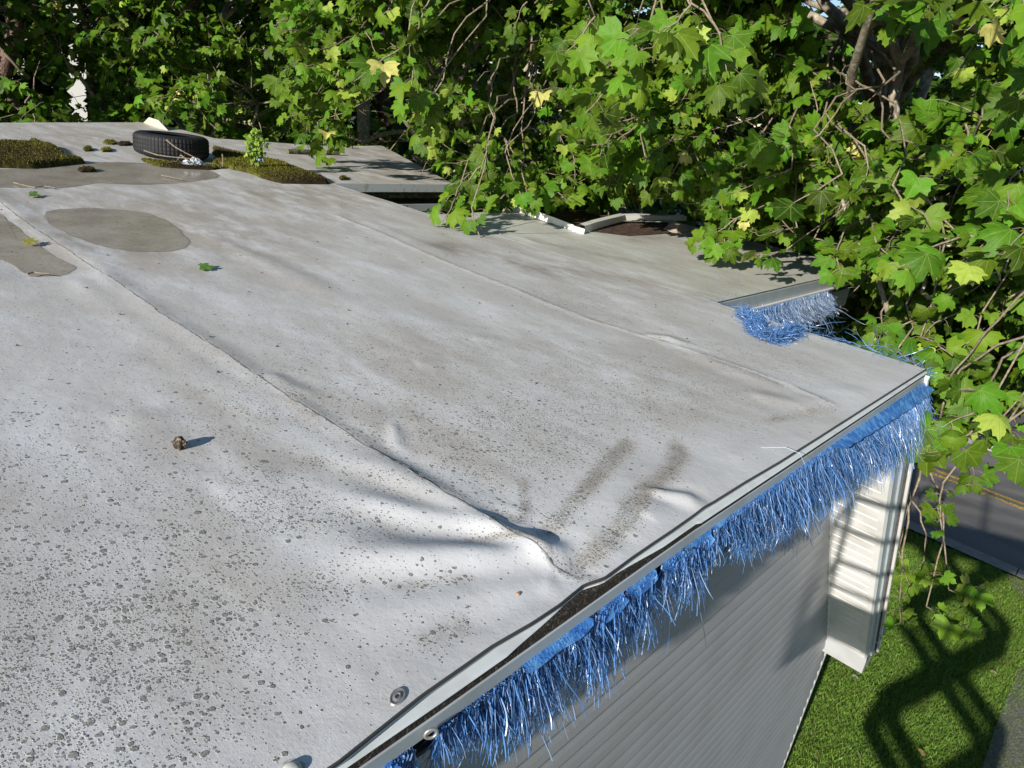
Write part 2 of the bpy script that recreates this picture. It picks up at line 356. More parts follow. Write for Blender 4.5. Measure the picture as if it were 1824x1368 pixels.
#        polyline px, width, height, (fade-in, fade-out)
RID = [
 (px((1012, 1000), (985, 985), (930, 986), (840, 991), (740, 993), (650, 990), (540, 972)), .046, .030),
 (px((985, 990), (940, 965), (900, 945), (830, 905), (760, 872), (690, 838), (600, 800), (520, 775)), .040, .014),
 (px((960, 975), (880, 942), (800, 925), (720, 906), (640, 886), (540, 858)), .034, .015),
 (px((960, 925), (905, 910), (850, 882), (800, 855), (740, 822)), .030, .005),
 (px((1150, 880), (1190, 886), (1225, 892), (1262, 910), (1290, 925)), .024, .016),
 (px((1150, 930), (1170, 900), (1186, 880)), .03, .008),
 (px((955, 985), (932, 935), (930, 880)), .026, .004),
 (px((1010, 1000), (1060, 930), (1110, 860), (1150, 800)), .075, .010),
 (px((1110, 980), (1165, 900), (1230, 850), (1300, 800)), .08, .010),
 (px((700, 755), (706, 790), (730, 815)), .018, .006),
 (px((1060, 1022), (1080, 990), (1120, 960)), .035, .010),
 (px((1000, 1030), (900, 1045), (800, 1062), (700, 1085), (600, 1105)), .045, .014),
 (px((990, 1045), (900, 1075), (820, 1110), (760, 1150)), .06, -.007),
 (px((400, 432), (470, 465), (560, 510), (650, 548), (740, 590)), .07, .006),
 (px((1150, 597), (1190, 602), (1240, 622)), .030, .010),
 (px((1230, 630), (1330, 668), (1400, 695)), .05, .006),
 (px((740, 650), (775, 650), (800, 655)), .05, .006),
 (px((840, 600), (870, 606), (900, 612)), .04, .004),
 (px((220, 735), (260, 745), (290, 760)), .05, .005),
 (px((480, 665), (520, 690), (580, 715)), .03, .007),
 (px((1330, 700), (1420, 720), (1500, 705)), .05, .008),
 (px((1470, 700), (1540, 690), (1620, 670)), .05, .004),
 (px((640, 390), (740, 430), (840, 470)), .06, .005),
 (px((420, 335), (520, 375), (600, 405)), .05, .006),
 (px((380, 880), (470, 860), (520, 850)), .07, .004),
 (px((900, 925), (935, 935), (960, 965)), .02, .006),
]
YEDGE_PX = [(600, 1357), (751, 1236), (874, 1150), (947, 1108), (997, 1074), (1038, 1040), (1075, 1028), (1125, 992), (1194, 946), (1253, 904), (1324, 860)]
ye = [U(x, y) for x, y in YEDGE_PX]
yeX = np.array([-3.0, .2] + [p[0] for p in ye] + [1.9, 2.6, 3.41]); yeY = np.array([.571, .571] + [p[1] for p in ye] + [.590, .588, .585])
yeY = np.clip(yeY, .56, .66)
def yedge(x): return np.interp(x, yeX, yeY)
def dyf(x): return np.interp(x, [.4, .6, 1.2, 1.42, 3.41], [0, .002, .014, .018, .018])
PUD = [px((78, 378), (100, 371), (170, 369), (250, 376), (290, 388), (315, 403), (332, 420), (337, 433), (318, 444), (270, 447), (200, 441), (150, 427), (112, 410), (84, 394)),
       px((-30, 303), (60, 298), (130, 291), (200, 287), (280, 290), (330, 294), (372, 302), (392, 314), (345, 322), (300, 326), (240, 328), (180, 325), (150, 328), (110, 334), (60, 333), (-30, 330)),
       px((-40, 366), (-5, 376), (22, 396), (60, 427), (100, 456), (134, 474), (116, 487), (80, 491), (46, 489), (27, 472), (0, 461), (-40, 452))]
def inpoly(X, Y, poly):
    r = np.zeros(X.shape, bool); n = len(poly)
    for i in range(n):
        x1, y1 = poly[i]; x2, y2 = poly[(i + 1) % n]
        c = ((y1 > Y) != (y2 > Y)) & (X < (x2 - x1) * (Y - y1) / (y2 - y1 + 1e-12) + x1); r ^= c
    return r
def sdpoly(X, Y, poly):
    d, _, _ = polydist(X, Y, list(poly) + [poly[0]]); return np.where(inpoly(X, Y, poly), -d, d)
def lownoise(X, Y, f, seed):
    r = np.random.default_rng(seed); o = np.zeros(X.shape)
    for k in range(7):
        a = r.random() * 6.28; ff = f * (.6 + 1.2 * r.random()); ph = r.random(2) * 6.28
        o += np.sin(ff * (X * math.cos(a) + Y * math.sin(a)) + ph[0] + .8 * np.sin(ff * .7 * (Y * math.cos(a) - X * math.sin(a)) + ph[1]))
    return o / 7
def height(X, Y):
    X = np.asarray(X, float); Y = np.asarray(Y, float)
    h = .006 * lownoise(X, Y, 2.2, 1) + .0028 * lownoise(X, Y, 7, 2) + .0010 * lownoise(X, Y, 19, 3)
    # edge buckling next to the drip metal, long shallow waves
    near = np.exp(-((Y - yedge(X)) / .13) ** 2)
    h += near * (.0035 * lownoise(X * 1.0, Y * 2.5, 13, 5))
    for pts, wd, ht in RID:
        x0 = min(p[0] for p in pts) - .5; x1 = max(p[0] for p in pts) + .5; y0 = min(p[1] for p in pts) - .5; y1 = max(p[1] for p in pts) + .5
        m = (X > x0) & (X < x1) & (Y > y0) & (Y < y1)
        if not m.any(): continue
        d, t, s = polydist(X[m], Y[m], pts)
        fade = np.clip(np.minimum(t / .18 + .25, (1 - t) / .45), 0, 1); fade = fade * fade * (3 - 2 * fade)
        wv = wd * (1.35 - .75 * t) if len(pts) > 5 and pts[0][0] < pts[-1][0] and 0 else wd * (.8 + .6 * t)
        hh = np.zeros(X.shape); ht = ht * .62; hh[m] = ht * fade * np.exp(-(d / wv) ** 2) - .25 * ht * fade * np.exp(-((d - 1.7 * wv) / wv) ** 2); h = h + hh
    d, t, s = polydist(X, Y, S1)
    far = np.clip((Y - .9) / 2.0, 0, 1)
    h += (.0018 + .0045 * far) * np.exp(-(d / (.024 + .035 * far)) ** 2) + .0012 * (s > 0) * np.exp(-(d / .03) ** 2)
    h += .0035 * far * np.exp(-((d - .11) / .05) ** 2) * (s < 0)
    d, t, s = polydist(X, Y, SM); h += .0018 * np.exp(-(d / .02) ** 2) + .0010 * (s > 0) * np.exp(-(d / .03) ** 2)
    # sag where the edge has dropped
    cx_, cy_ = U(1040, 1030)[:2]; h -= .010 * np.exp(-(((X - cx_) / .14) ** 2 + ((Y - cy_) / .06) ** 2))
    for p in PUD:
        s_ = sdpoly(X, Y, p); k = np.clip((s_ + .01) / .16, 0, 1); k = k * k * (3 - 2 * k); h = -.006 * (1 - k) + h * k
    # membrane kept below fixed edge height near the metal
    e = np.clip((Y - yedge(X)) / .05, 0, 1); h = h * (.25 + .75 * e)
    return h
def gauss_lines(X, Y, lst):
    o = np.zeros(X.shape)
    for pts, wd, a in lst:
        d, t, s = polydist(X, Y, pts); f = np.clip(np.minimum(t, 1 - t) / .12 + .35, 0, 1); o = np.maximum(o, a * f * np.exp(-(d / wd) ** 2))
    return o
TR = [(px((1125, 780), (1090, 815), (1050, 865), (1005, 915), (965, 955)), .030, 1.0),
      (px((1200, 780), (1212, 810), (1190, 845), (1150, 878), (1135, 905), (1110, 940), (1060, 985), (1010, 1012)), .030, .95),
      (px((930, 850), (938, 905), (925, 925), (870, 905)), .02, .8),
      (px((960, 968), (900, 960), (820, 960)), .015, .8),
      (px((850, 1030), (780, 1035), (690, 1045)), .016, .6),
      (px((840, 1100), (790, 1125), (745, 1150)), .030, .75),
      (px((1410, 740), (1480, 725), (1350, 755)), .035, .6),
      (px((1260, 640), (1330, 662), (1400, 690)), .022, .75),
      (px((760, 850), (850, 895), (900, 915)), .02, .5)]
BR = [(px((760, 430), (860, 455), (960, 480), (1040, 485)), .16, .9), (px((840, 395), (960, 430), (1100, 460), (1200, 480)), .08, .9),
      (px((1000, 445), (1200, 475), (1330, 500), (1240, 530)), .12, .55), (px((660, 300), (720, 320)), .3, .3),
      (px((1085, 405), (1130, 412), (1180, 405), (1130, 425)), .10, 1.5), (px((1120, 430), (1180, 420)), .07, .9)]
def roof_patch(name, xs, vs, yfun, parent):
    """grid: xs columns, vs in 0..1 rows, yfun(x)->(y0,y1)"""
    nx, nv = len(xs), len(vs)
    X = np.repeat(xs[None, :], nv, 0); y0, y1 = yfun(xs); Y = y0[None, :] + vs[:, None] * (y1 - y0)[None, :]
    Z = height(X, Y)
    if name_flag.get('lift'): Z = Z + name_flag['lift'](X, Y)
    dirt = .42 + .45 * lownoise(X, Y, 2.0, 21) + .22 * lownoise(X, Y, 6, 22) + .40 * np.clip((Y - 1.3) / 2.2, 0, 1)
    dn = np.clip((Y - yedge(X)) / .35, 0, 1); dirt = dirt * (.25 + .75 * dn)
    clean = np.zeros(X.shape)
    for pts, wd, ht in RID[:12]:
        d, t, s = polydist(X, Y, pts); clean = np.maximum(clean, np.exp(-(d / (wd * 1.5)) ** 2))
    dirt = dirt * (1 - .8 * clean)
    dirt = np.clip(np.maximum(dirt, 1.1 * gauss_lines(X, Y, TR)), 0, 1.2)
    d1, _, s_ = polydist(X, Y, S1); dirt = np.maximum(dirt, .7 * np.exp(-(d1 / .03) ** 2) * (s_ > 0))
    # lichen density: high near the lower left and around the wrinkles
    L = np.zeros(X.shape)
    for (cx, cy, r, a) in ((40, 1250, .42, .95), (300, 1150, .42, .42), (330, 950, .30, .45), (560, 900, .25, .75), (700, 960, .22, .5), (120, 1020, .45, .35), (800, 800, .3, .75), (640, 860, .3, .6),
                           (950, 760, .32, .75), (1100, 700, .30, .75), (1200, 690, .25, .7), (1050, 540, .33, .6), (500, 740, .3, .45), (700, 640, .5, .32), (200, 850, .55, .20),
                           (150, 1340, .35, 1.0), (620, 1060, .16, .8), (850, 950, .15, .6), (1350, 640, .25, .6), (1260, 760, .25, .4), (350, 640, .8, .14), (500, 1080, .15, .5), (-300, 1200, .8, .5)):
        p = U(cx, cy); L = np.maximum(L, a * np.exp(-(((X - p[0]) ** 2 + (Y - p[1]) ** 2) / r ** 2)))
    L = np.maximum(L * 1.2, .10); L = L * np.where(Y > 3.2, .5, 1); L = L * (1 - .75 * clean) * dn
    L = np.maximum(L, gauss_lines(X, Y, TR) * 1.0); L = np.maximum(L, .85 * np.exp(-(d1 / .035) ** 2) * (s_ > 0) * np.clip(1.6 - Y * .5, 0, 1))
    brown = gauss_lines(X, Y, BR) + .25 * np.clip(lownoise(X * 2.2, Y * .8, 3, 31), 0, 1) * np.clip((Y - 2) / 2, 0, 1) + .8 * np.clip((X - 3.5) / .5, 0, 1) * .3
    green = np.clip((X - 3.3) / .4, 0, 1) * (Y < 4.5) * (Y > 1.3) * (.5 + .5 * lownoise(X, Y, 3, 41))
    idx = np.arange(nx * nv).reshape(nv, nx)
    T = np.stack([idx[:-1, :-1], idx[:-1, 1:], idx[1:, 1:], idx[1:, :-1]], -1).reshape(-1, 4)
    V = np.stack([X, Y, Z], -1).reshape(-1, 3)
    # skirt: folded down edge all round
    ring = np.concatenate([idx[0, :], idx[1:, -1], idx[-1, -2::-1], idx[-2:0:-1, 0]])
    top = V[ring].copy(); low = top.copy(); low[:, 2] -= .012; o = len(V); V = np.concatenate([V, top, low]); nr = len(ring); k = np.arange(nr); k2 = (k + 1) % nr
    T = np.concatenate([T, np.stack([o + k, o + nr + k, o + nr + k2, o + k2], -1)])
    ext = lambda a: np.concatenate([a.ravel(), a.ravel()[ring], a.ravel()[ring]])
    return npmesh(name, V, T, M_mem, parent, attrs=dict(big=ext(np.clip(1.25 - np.hypot(X - .2, (Y - .7)) * .62, .06, 1)), trail=ext(gauss_lines(X, Y, [(p_, w_ * .95, a_) for p_, w_, a_ in TR[:4] + [(TR[5][0], TR[5][1], .3), TR[6], TR[7]]])), dirt=ext(dirt), lichen=ext(L), brown=ext(brown), green=ext(green)), nside=4)
name_flag = {}
bld = thing('building', 'flat-roofed house with weathered white membrane roof and grey lap siding', 'building', (3, 2, G))
xsA = np.concatenate([np.arange(-2.4, .2, .05), np.arange(.2, 3.2, .0085), np.arange(3.2, 3.41, .01), [3.41]])
vsA = np.concatenate([np.linspace(0, .12, 100, endpoint=False), np.linspace(.12, .3, 90, endpoint=False), np.linspace(.3, 1, 130)])
def ybackA(x): return 8.02 + .55 * (x - 1.91)
roof_patch('roof_membrane', xsA, vsA, lambda x: (yedge(x), ybackA(x)), bld)
ylB = lambda x: (np.full(x.shape, 1.598), np.full(x.shape, 3.85) - .02 * np.sin(x * 4))
roof_patch('roof_membrane', np.linspace(3.412, 5.75, 120), np.linspace(0, 1, 140), ylB, bld)
def ylC(x):
    y0 = np.where(x < 4.72, 5.02, 5.0 + (x - 4.72) * 2.1); y1 = np.where(x < 3.62, 8.9 - (x - 3.4) * .5, np.interp(x, [3.62, 3.75, 5.1, 6.1], [8.8, 7.72, 7.55, 7.95]))
    return y0, np.maximum(y1, y0 + .01)
roof_patch('roof_membrane', np.linspace(3.412, 6.1, 110), np.linspace(0, 1, 120), ylC, bld)
# lap edges (welded seams): thin raised strips following the surface
def strip_on_roof(pts, wdt, up, name, m, parent, jit=0.0):
    pts = np.array(pts); seg = np.r_[0, np.cumsum(np.hypot(*np.diff(pts, axis=0).T))]; n = int(seg[-1] / .012)
    s = np.linspace(0, seg[-1], n); x = np.interp(s, seg, pts[:, 0]); y = np.interp(s, seg, pts[:, 1])
    k = np.ones(9) / 9; xp = np.convolve(np.pad(x, 4, 'edge'), k, 'valid'); yp = np.convolve(np.pad(y, 4, 'edge'), k, 'valid')
    xp += jit * np.sin(s * 23) + jit * .6 * np.sin(s * 61 + 1); tx = np.gradient(xp); ty = np.gradient(yp); l = np.hypot(tx, ty); nx_, ny_ = -ty / l, tx / l
    ww = wdt * (.75 + .35 * np.sin(s * 37) * np.sin(s * 11))
    a = np.c_[xp - nx_ * ww / 2, yp - ny_ * ww / 2]; b = np.c_[xp + nx_ * ww / 2, yp + ny_ * ww / 2]
    V = np.concatenate([np.c_[a, height(a[:, 0], a[:, 1]) + up], np.c_[b, height(b[:, 0], b[:, 1]) + up]])
    i = np.arange(n - 1); return npmesh(name, V, np.stack([i, i + 1, n + i + 1, n + i], -1), m, parent, nside=4)
strip_on_roof(S1, .0032, .0016, 'membrane_seam', M_line, bld, .0012)
strip_on_roof(SM, .0045, .0016, 'membrane_seam', M_line, bld, .002)
strip_on_roof([(3.45, 3.2), (4.2, 3.1), (5.2, 3.0), (5.7, 2.95)], .006, .002, 'membrane_seam', M_line, bld, .002)
strip_on_roof([(1.75, 8.0), (1.9, 7.0), (1.95, 6.3)], .006, .002, 'membrane_seam', M_line, bld, .002)
# deck block under the membranes (keeps daylight out)
mb = MB(); mb.box((-2.4, .60, -.11), (3.40, 5.2, -.022)); mb.box((3.40, 1.63, -.11), (5.73, 3.83, -.022)); mb.box((3.40, 5.06, -.11), (4.7, 7.5, -.022)); mb.box((-1, 5.2, -.11), (3.40, 6.4, -.022))
mb.build('roof_deck', M_dark, bld)
# near edge metal ---------------------------------------------------
xe = np.concatenate([np.linspace(-2.4, .2, 20), np.arange(.22, 3.405, .015), [3.41]])
FW = np.interp(xe, [-3, .76, .93, 1.10, 1.27, 3.41], [1, 1, 0, 0, 1, 1]); fl = .001 + (np.maximum(yedge(xe) - dyf(xe) - .5575 - .0042 * (xe < 1.42) + .001 * (xe > 1.42), .002) - .001) * FW
def ribs(rows, name, m, smooth=False):
    mb = MB(); k = len(rows)
    vs = [(x, r[0][i], r[1][i]) for i, x in enumerate(xe) for r in rows]
    mb.add(vs, [(i * k + j, (i + 1) * k + j, (i + 1) * k + j + 1, i * k + j + 1) for i in range(len(xe) - 1) for j in range(k - 1)])
    return mb.build(name, m, bld, smooth)
ey = yedge(xe); one = np.ones(len(xe)); dy = dyf(xe); ez = height(xe, ey)
ribs([(ey - .0005, ez + .0022), (ey - .0032, ez + .0012), (ey - .0036, ez - .004)], 'edge_sealant', M_edge)
ribs([(ey - .001, ez - .002), (ey - .001, -.012 * one)], 'drip_edge', M_metal)
ribs([(ey - .001, -.012 * one), (ey - .001 - fl * .75, -.0128 * one), (ey - .001 - fl, -.0140 * one), (ey - .0005 - fl, -.0158 * one)], 'drip_edge_flange', M_flange)
ribs([(ey + .004, -.0125 * one), (np.minimum(ey - fl * .85, .566 + dy), -.0155 * one), (.5605 + dy, -.0325 * one)], 'felt_strip', M_foam)
ribs([(.566 + dy, -.0300 * one), (.5575 + dy, -.0310 * one), (.5565 + dy, -.0585 * one), (.5600 + dy, -.0605 * one), (.575 + dy, -.0605 * one)], 'fascia', M_metal)
# sub fascia and overhang soffit
mb = MB(); mb.box((-2.4, .594, -.115), (3.41, .60, -.040)); mb.box((-2.4, .577, -.125), (3.41, .90, -.1155)); mb.build('soffit', M_dark, bld)
# right edge of the near roof part, notch edge and far edge: folded white metal + fascias
for (x, y0, y1) in ((3.411, .584, 1.60), (3.411, 3.85, 5.02)):
    mb = MB(); mb.box((x, y0, -.05), (x + .008, y1, -.004)); mb.build('edge_trim', M_white, bld)
mb = MB()
mb.add([(3.42, 1.598, .004), (5.75, 1.598, .004), (3.42, 1.588, .004), (5.75, 1.588, .004)], [(0, 2, 3, 1)]); mb.build('edge_sealant', M_edge, bld)
mb = MB(); mb.box((3.42, 1.578, -.070), (5.75, 1.597, .001)); mb.build('notch_fascia', M_metal, bld)
mb = MB(); mb.box((3.42, 1.560, -.078), (5.75, 1.577, -.069)); mb.build('notch_drip', M_white, bld)
mb = MB(); mb.box((3.60, 1.66, -.30), (5.75, 1.70, -.16)); mb.build('notch_board', M_metal, bld)
mb = MB(); mb.box((3.42, 1.70, -.24), (5.75, 1.80, -.112)); mb.build('notch_soffit', M_dark, bld)
mb = MB(); xs_ = np.linspace(3.425, 4.72, 40)
mb.add([(x, 5.005, z) for x in xs_ for z in (.006, -.062)], [(2 * i, 2 * i + 1, 2 * i + 3, 2 * i + 2) for i in range(39)])
mb.add([(x, y, .0075) for x in xs_ for y in (5.005, 5.03)], [(2 * i, 2 * i + 1, 2 * i + 3, 2 * i + 2) for i in range(39)])
mb.build('far_fascia', mat('light_flashing', (.55, .58, .58), .4, noise=(20, (.40, .36, .28), .55, .7)), bld)
mb = MB(); mb.box((3.42, 5.03, -.118), (4.72, 5.05, -.064)); mb.build('mossy_board', mat('mossy_wood', (.07, .055, .03), .95, noise=(25, (.12, .14, .03), .5, .6), bump=(90, .8, .01)), bld)
mb = MB(); mb.box((3.42, 4.98, -.225), (4.72, 5.0, -.165)); mb.build('lower_board', M_metal, bld)
mb = MB(); mb.box((3.42, 5.15, -2.5), (4.72, 5.2, -.12)); mb.box((3.40, 3.85, -2.5), (3.41, 5.2, -.05)); mb.box((3.41, 3.78, -2.5), (5.73, 3.84, -.112)); mb.build('recess_wall', M_dark, bld)
# wall with lapped siding ------------------------------------------------
RK = lambda x: -.934 - 1.301 * (x - 3.9)         # rake line z(x) at the wall
mb = MB(); z = -.13; ex = .1
while z > G:
    z1 = z - ex
    def xr(zz): return min(5.405, 3.9 + (zz + .934) / -1.301) if zz > -2.72 else 5.405
    a, b = max(xr(z), 1.0), max(xr(z1), 1.0)
    if z > -.28 and z1 > -.95: a = max(a, 3.2); b = max(b, 3.25)
    n = 14; ts = np.linspace(0, 1, n)
    vs = []
    for t in ts:
        xa = -2.4 + (a + 2.4) * t; xb = -2.4 + (b + 2.4) * t; wv = 0
        vs += [(xa, .8990, z + .002), (xa + (xb - xa) * .42, .8905 + wv, z - ex * .42), (xa + (xb - xa) * .80, .8865 + wv, z - ex * .80), (xb, .8880 + wv, z - ex * .93), (xb, .8935 + wv, z1), (xb, .900, z1 + .002)]
    mb.add(vs, [(i * 6 + j, i * 6 + j + 1, (i + 1) * 6 + j + 1, (i + 1) * 6 + j) for i in range(n - 1) for j in range(5)])
    z = z1
wall = mb.build('siding_wall', M_siding, bld)
mb = MB(); mb.add([(-2.4, .905, -.12), (3.3, .905, -.12), (5.41, .905, -2.87), (5.41, .905, G), (-2.4, .905, G)], [(0, 4, 3, 2, 1)])
mb.box((5.405, .9, G), (5.41, 3.7, -2.86)); mb.build('wall_backing', M_siding, bld)
# corner post: narrow white trim with the scalloped channel
mb = MB(); zz = np.arange(-2.86, G - .02, -.01)
def scal(z_): ph = ((-z_ - .13) % .1) / .1; return .016 * (ph if ph < .5 else .5 + (ph - .5) * 1.0) + .002
vs = []
for z_ in zz: vs += [(5.390 - scal(z_) * 1.2, .884, z_), (5.408, .880, z_), (5.420, .8815, z_), (5.420, .94, z_)]
mb.add(vs, [(i * 4 + j, i * 4 + j + 1, (i + 1) * 4 + j + 1, (i + 1) * 4 + j) for i in range(len(zz) - 1) for j in range(3)])
mb.build('corner_post', M_white, bld)
# rake soffit: grooved panels running down the steep gable edge
ux, uz = 1 / math.hypot(1, 1.301), -1.301 / math.hypot(1, 1.301)      # down-slope unit
nxs, nzs = uz, -ux                                                    # outward normal of the visible underside
s0 = np.array([3.30, RK(3.30)]); Ltot = (5.262 - 3.30) / ux
mb = MB(); prof = []
s = 0.0
while s < Ltot - .02:
    prof += [(s, 0), (s + .086, 0), (s + .088, .011), (s + .094, .011)]; s += .0985
prof.append((Ltot, 0))
vs = []
for s, dpt in prof:
    x = s0[0] + ux * s - nxs * dpt; z_ = s0[1] + uz * s - nzs * dpt
    vs += [(x, .635, z_), (x, .8995, z_)]
mb.add(vs, [(2 * i, 2 * i + 1, 2 * i + 3, 2 * i + 2) for i in range(len(prof) - 1)])
mb.build('rake_soffit', M_white, bld)
def rakebar(y0, y1, n0, n1, name, m, x0=3.30, x1=5.262, jagged=False):
    mb = MB(); vs = []
    for x in (x0, x1):
        for (y, n_) in ((y0, n0), (y1, n0), (y1, n1), (y0, n1)): vs.append((x + nxs * n_, y, RK(x) + nzs * n_))
    mb.add(vs, [(0, 1, 2, 3), (7, 6, 5, 4), (0, 4, 5, 1), (1, 5, 6, 2), (2, 6, 7, 3), (3, 7, 4, 0)]); return mb.build(name, m, bld)
rakebar(.607, .640, .004, -.02, 'rake_trim', M_white, 3.30, 5.268)
rakebar(.590, .6065, .006, -.145, 'rake_fascia', M_metal, 3.30, 5.30)
rakebar(.578, .5895, -.060, -.125, 'rake_fascia_rib', M_metal, 3.30, 5.30)
rakebar(.560, .5895, -.146, -.165, 'rake_drip_edge', M_white, 3.28, 5.36)
# scalloped channel between soffit and siding
mb = MB(); vs = []; ss = np.arange(0, Ltot, .008)
for s_ in ss:
    ph = (s_ % .126) / .126; d_ = .010 + .016 * (1 - abs(2 * ph - 1) ** .7)
    x = s0[0] + ux * s_; z_ = s0[1] + uz * s_; vs += [(x + nxs * .001, .884, z_ + nzs * .001), (x + nxs * d_, .8875, z_ + nzs * d_), (x + nxs * .001, .8990, z_ + nzs * .001)]
mb.add(vs, [(3 * i + j, 3 * i + j + 1, 3 * i + j + 4, 3 * i + j + 3) for i in range(len(ss) - 1) for j in range(2)]); mb.build('soffit_channel', M_white, bld)
# boxed eave return
zt = RK(5.262); mb = MB(); mb.add([(5.262, .590, zt), (5.262, .8995, zt), (5.285, .8995, zt - .155), (5.285, .590, zt - .155), (5.50, .590, zt + .02), (5.50, .8995, zt + .02), (5.40, .8995, zt - .155), (5.40, .590, zt - .155)],
    [(0, 1, 2, 3), (3, 2, 6, 7), (0, 3, 7, 4)]); mb.build('eave_return', mat('return_grey', (.36, .37, .37), .5, noise=(6, (.30, .30, .30), .4, .7)), bld)
# steep shingled slope behind the rake
mb = MB(); x0, x1 = 3.42, 5.42; o_ = .17
mb.add([(x0, .565, RK(x0) + o_), (x1, .565, RK(x1) + o_), (x1, 3.6, RK(x1) + o_), (x0, 3.6, RK(x0) + o_)], [(0, 1, 2, 3)]); mb.build('steep_roof', mat('shingle', (.06, .058, .055), .9, noise=(90, (.12, .11, .10), .4, .65), bump=(150, .8, .01)), bld)
# gutter along the eave, its open end towards the lawn
gp = UY(1570, 1133, .565); gx, gz = gp[0], gp[2]
prof = [(-.06, .045), (-.06, -.035), (.005, -.045), (.045, -.01), (.055, .04), (.062, .045)]
mb = MB(); vs = [(gx + a, y, gz + b) for y in (.56, 3.6) for a, b in prof]; n = len(prof)
mb.add(vs, [(i, i + 1, n + i + 1, n + i) for i in range(n - 1)]); mb.add([(gx + a, .56, gz + b) for a, b in prof[1:5]] + [(gx - .06, .56, gz + .01), (gx + .05, .56, gz + .005)], [(0, 1, 2, 5, 4), ])
mb.build('gutter', M_metal, bld)

# ------------------------------------------------------------------ small roof fittings
def lathe(prof, n=48, jitter=None):
    mb = MB(); vs = []
    for k in range(n):
        a = 2 * math.pi * k / n
        for (r, z_) in prof: vs.append((r * math.cos(a), r * math.sin(a), z_))
    m = len(prof); mb.add(vs, [(k * m + j, ((k + 1) % n) * m + j, ((k + 1) % n) * m + j + 1, k * m + j + 1) for k in range(n) for j in range(m - 1)]); return mb
for (qx, qy, sc, lab, rot) in ((708, 1241, 1.0, 'eye-shaped metal fastener plate showing through the membrane near the roof edge', 1), (520, 1374, 1.05, 'domed pale fastener cap at the very bottom of the picture', 0)):
    p = U(qx, qy); z0 = float(height(np.array([p[0]]), np.array([p[1]]))[0])
    t = thing('roof_fastener', lab, 'fastener', (p[0], p[1], z0))
    if rot:
        mb = lathe([(.0005, .0015), (.0035, .0015), (.0045, .0042), (.0075, .0040), (.009, .0022), (.0135, .0016), (.0155, .0034), (.0170, .0030), (.0178, .0)]); o = mb.build('washer', M_steel, None, True)
        o.parent = t; o.scale = (1.0, .62, .9); o.rotation_euler = (0, 0, math.radians(28))
        mb = lathe([(.0005, .0030), (.003, .0028), (.0032, .001)], 16); o = mb.build('screw_head', mat('rust', (.10, .045, .03), .8), None, True); o.parent = t
    else:
        mb = lathe([(.0005, .016), (.006, .0155), (.011, .012), (.014, .006), (.015, .0), (.019, .0012), (.021, .0)]); o = mb.build('dome_cap', mat('pale_cap', (.55, .54, .48), .5, noise=(90, (.33, .31, .25), .45, .6)), None, True); o.parent = t; o.scale = (.9, .9, .55)
p = U(923, 1057); z0 = float(height(np.array([p[0]]), np.array([p[1]]))[0])
mb = lathe([(.001, .0045), (.0022, .006), (.0042, .0055), (.0055, .0025), (.0060, .0)], 14); o = mb.build('nut_shell', mat('nut_brown', (.33, .20, .12), .7), None, True); o.location = (p[0], p[1], z0); o.scale = (.7, .7, .7)
tag(o, 'tiny brown nut shell lying on the clean fold near the seam', 'nut shell')
# bark chip / stone
p = U(320, 796); z0 = float(height(np.array([p[0]]), np.array([p[1]]))[0])
def rock(name, loc, size, m, label, cat, seed, kids=None, group=None):
    import bmesh
    bm = bmesh.new(); bmesh.ops.create_icosphere(bm, subdivisions=3, radius=1); r = np.random.default_rng(seed)
    k = r.normal(0, 1, (5, 3)); ph = r.random(5) * 6
    for v in bm.verts:
        d = 1 + .16 * sum(math.sin(2.2 * v.co.dot(Vector(k[i])) + ph[i]) for i in range(5)) / 1.6
        v.co = Vector((v.co.x * size[0] * d, v.co.y * size[1] * d, max(v.co.z * size[2] * d, -size[2] * .6)))
    me = bpy.data.meshes.new(name); bm.to_mesh(me); bm.free(); o = link(name, me, m); o.location = (loc[0], loc[1], loc[2] + size[2] * .55)
    return tag(o, label, cat, group)
ch = rock('bark_chip', (p[0], p[1], z0), (.012, .016, .018), mat('chip', (.045, .032, .024), .9, noise=(120, (.30, .24, .16), .55, .65), bump=(200, .9, .004)), 'dark brown curled bark chip standing alone on the roof at left', 'bark chip', 3)

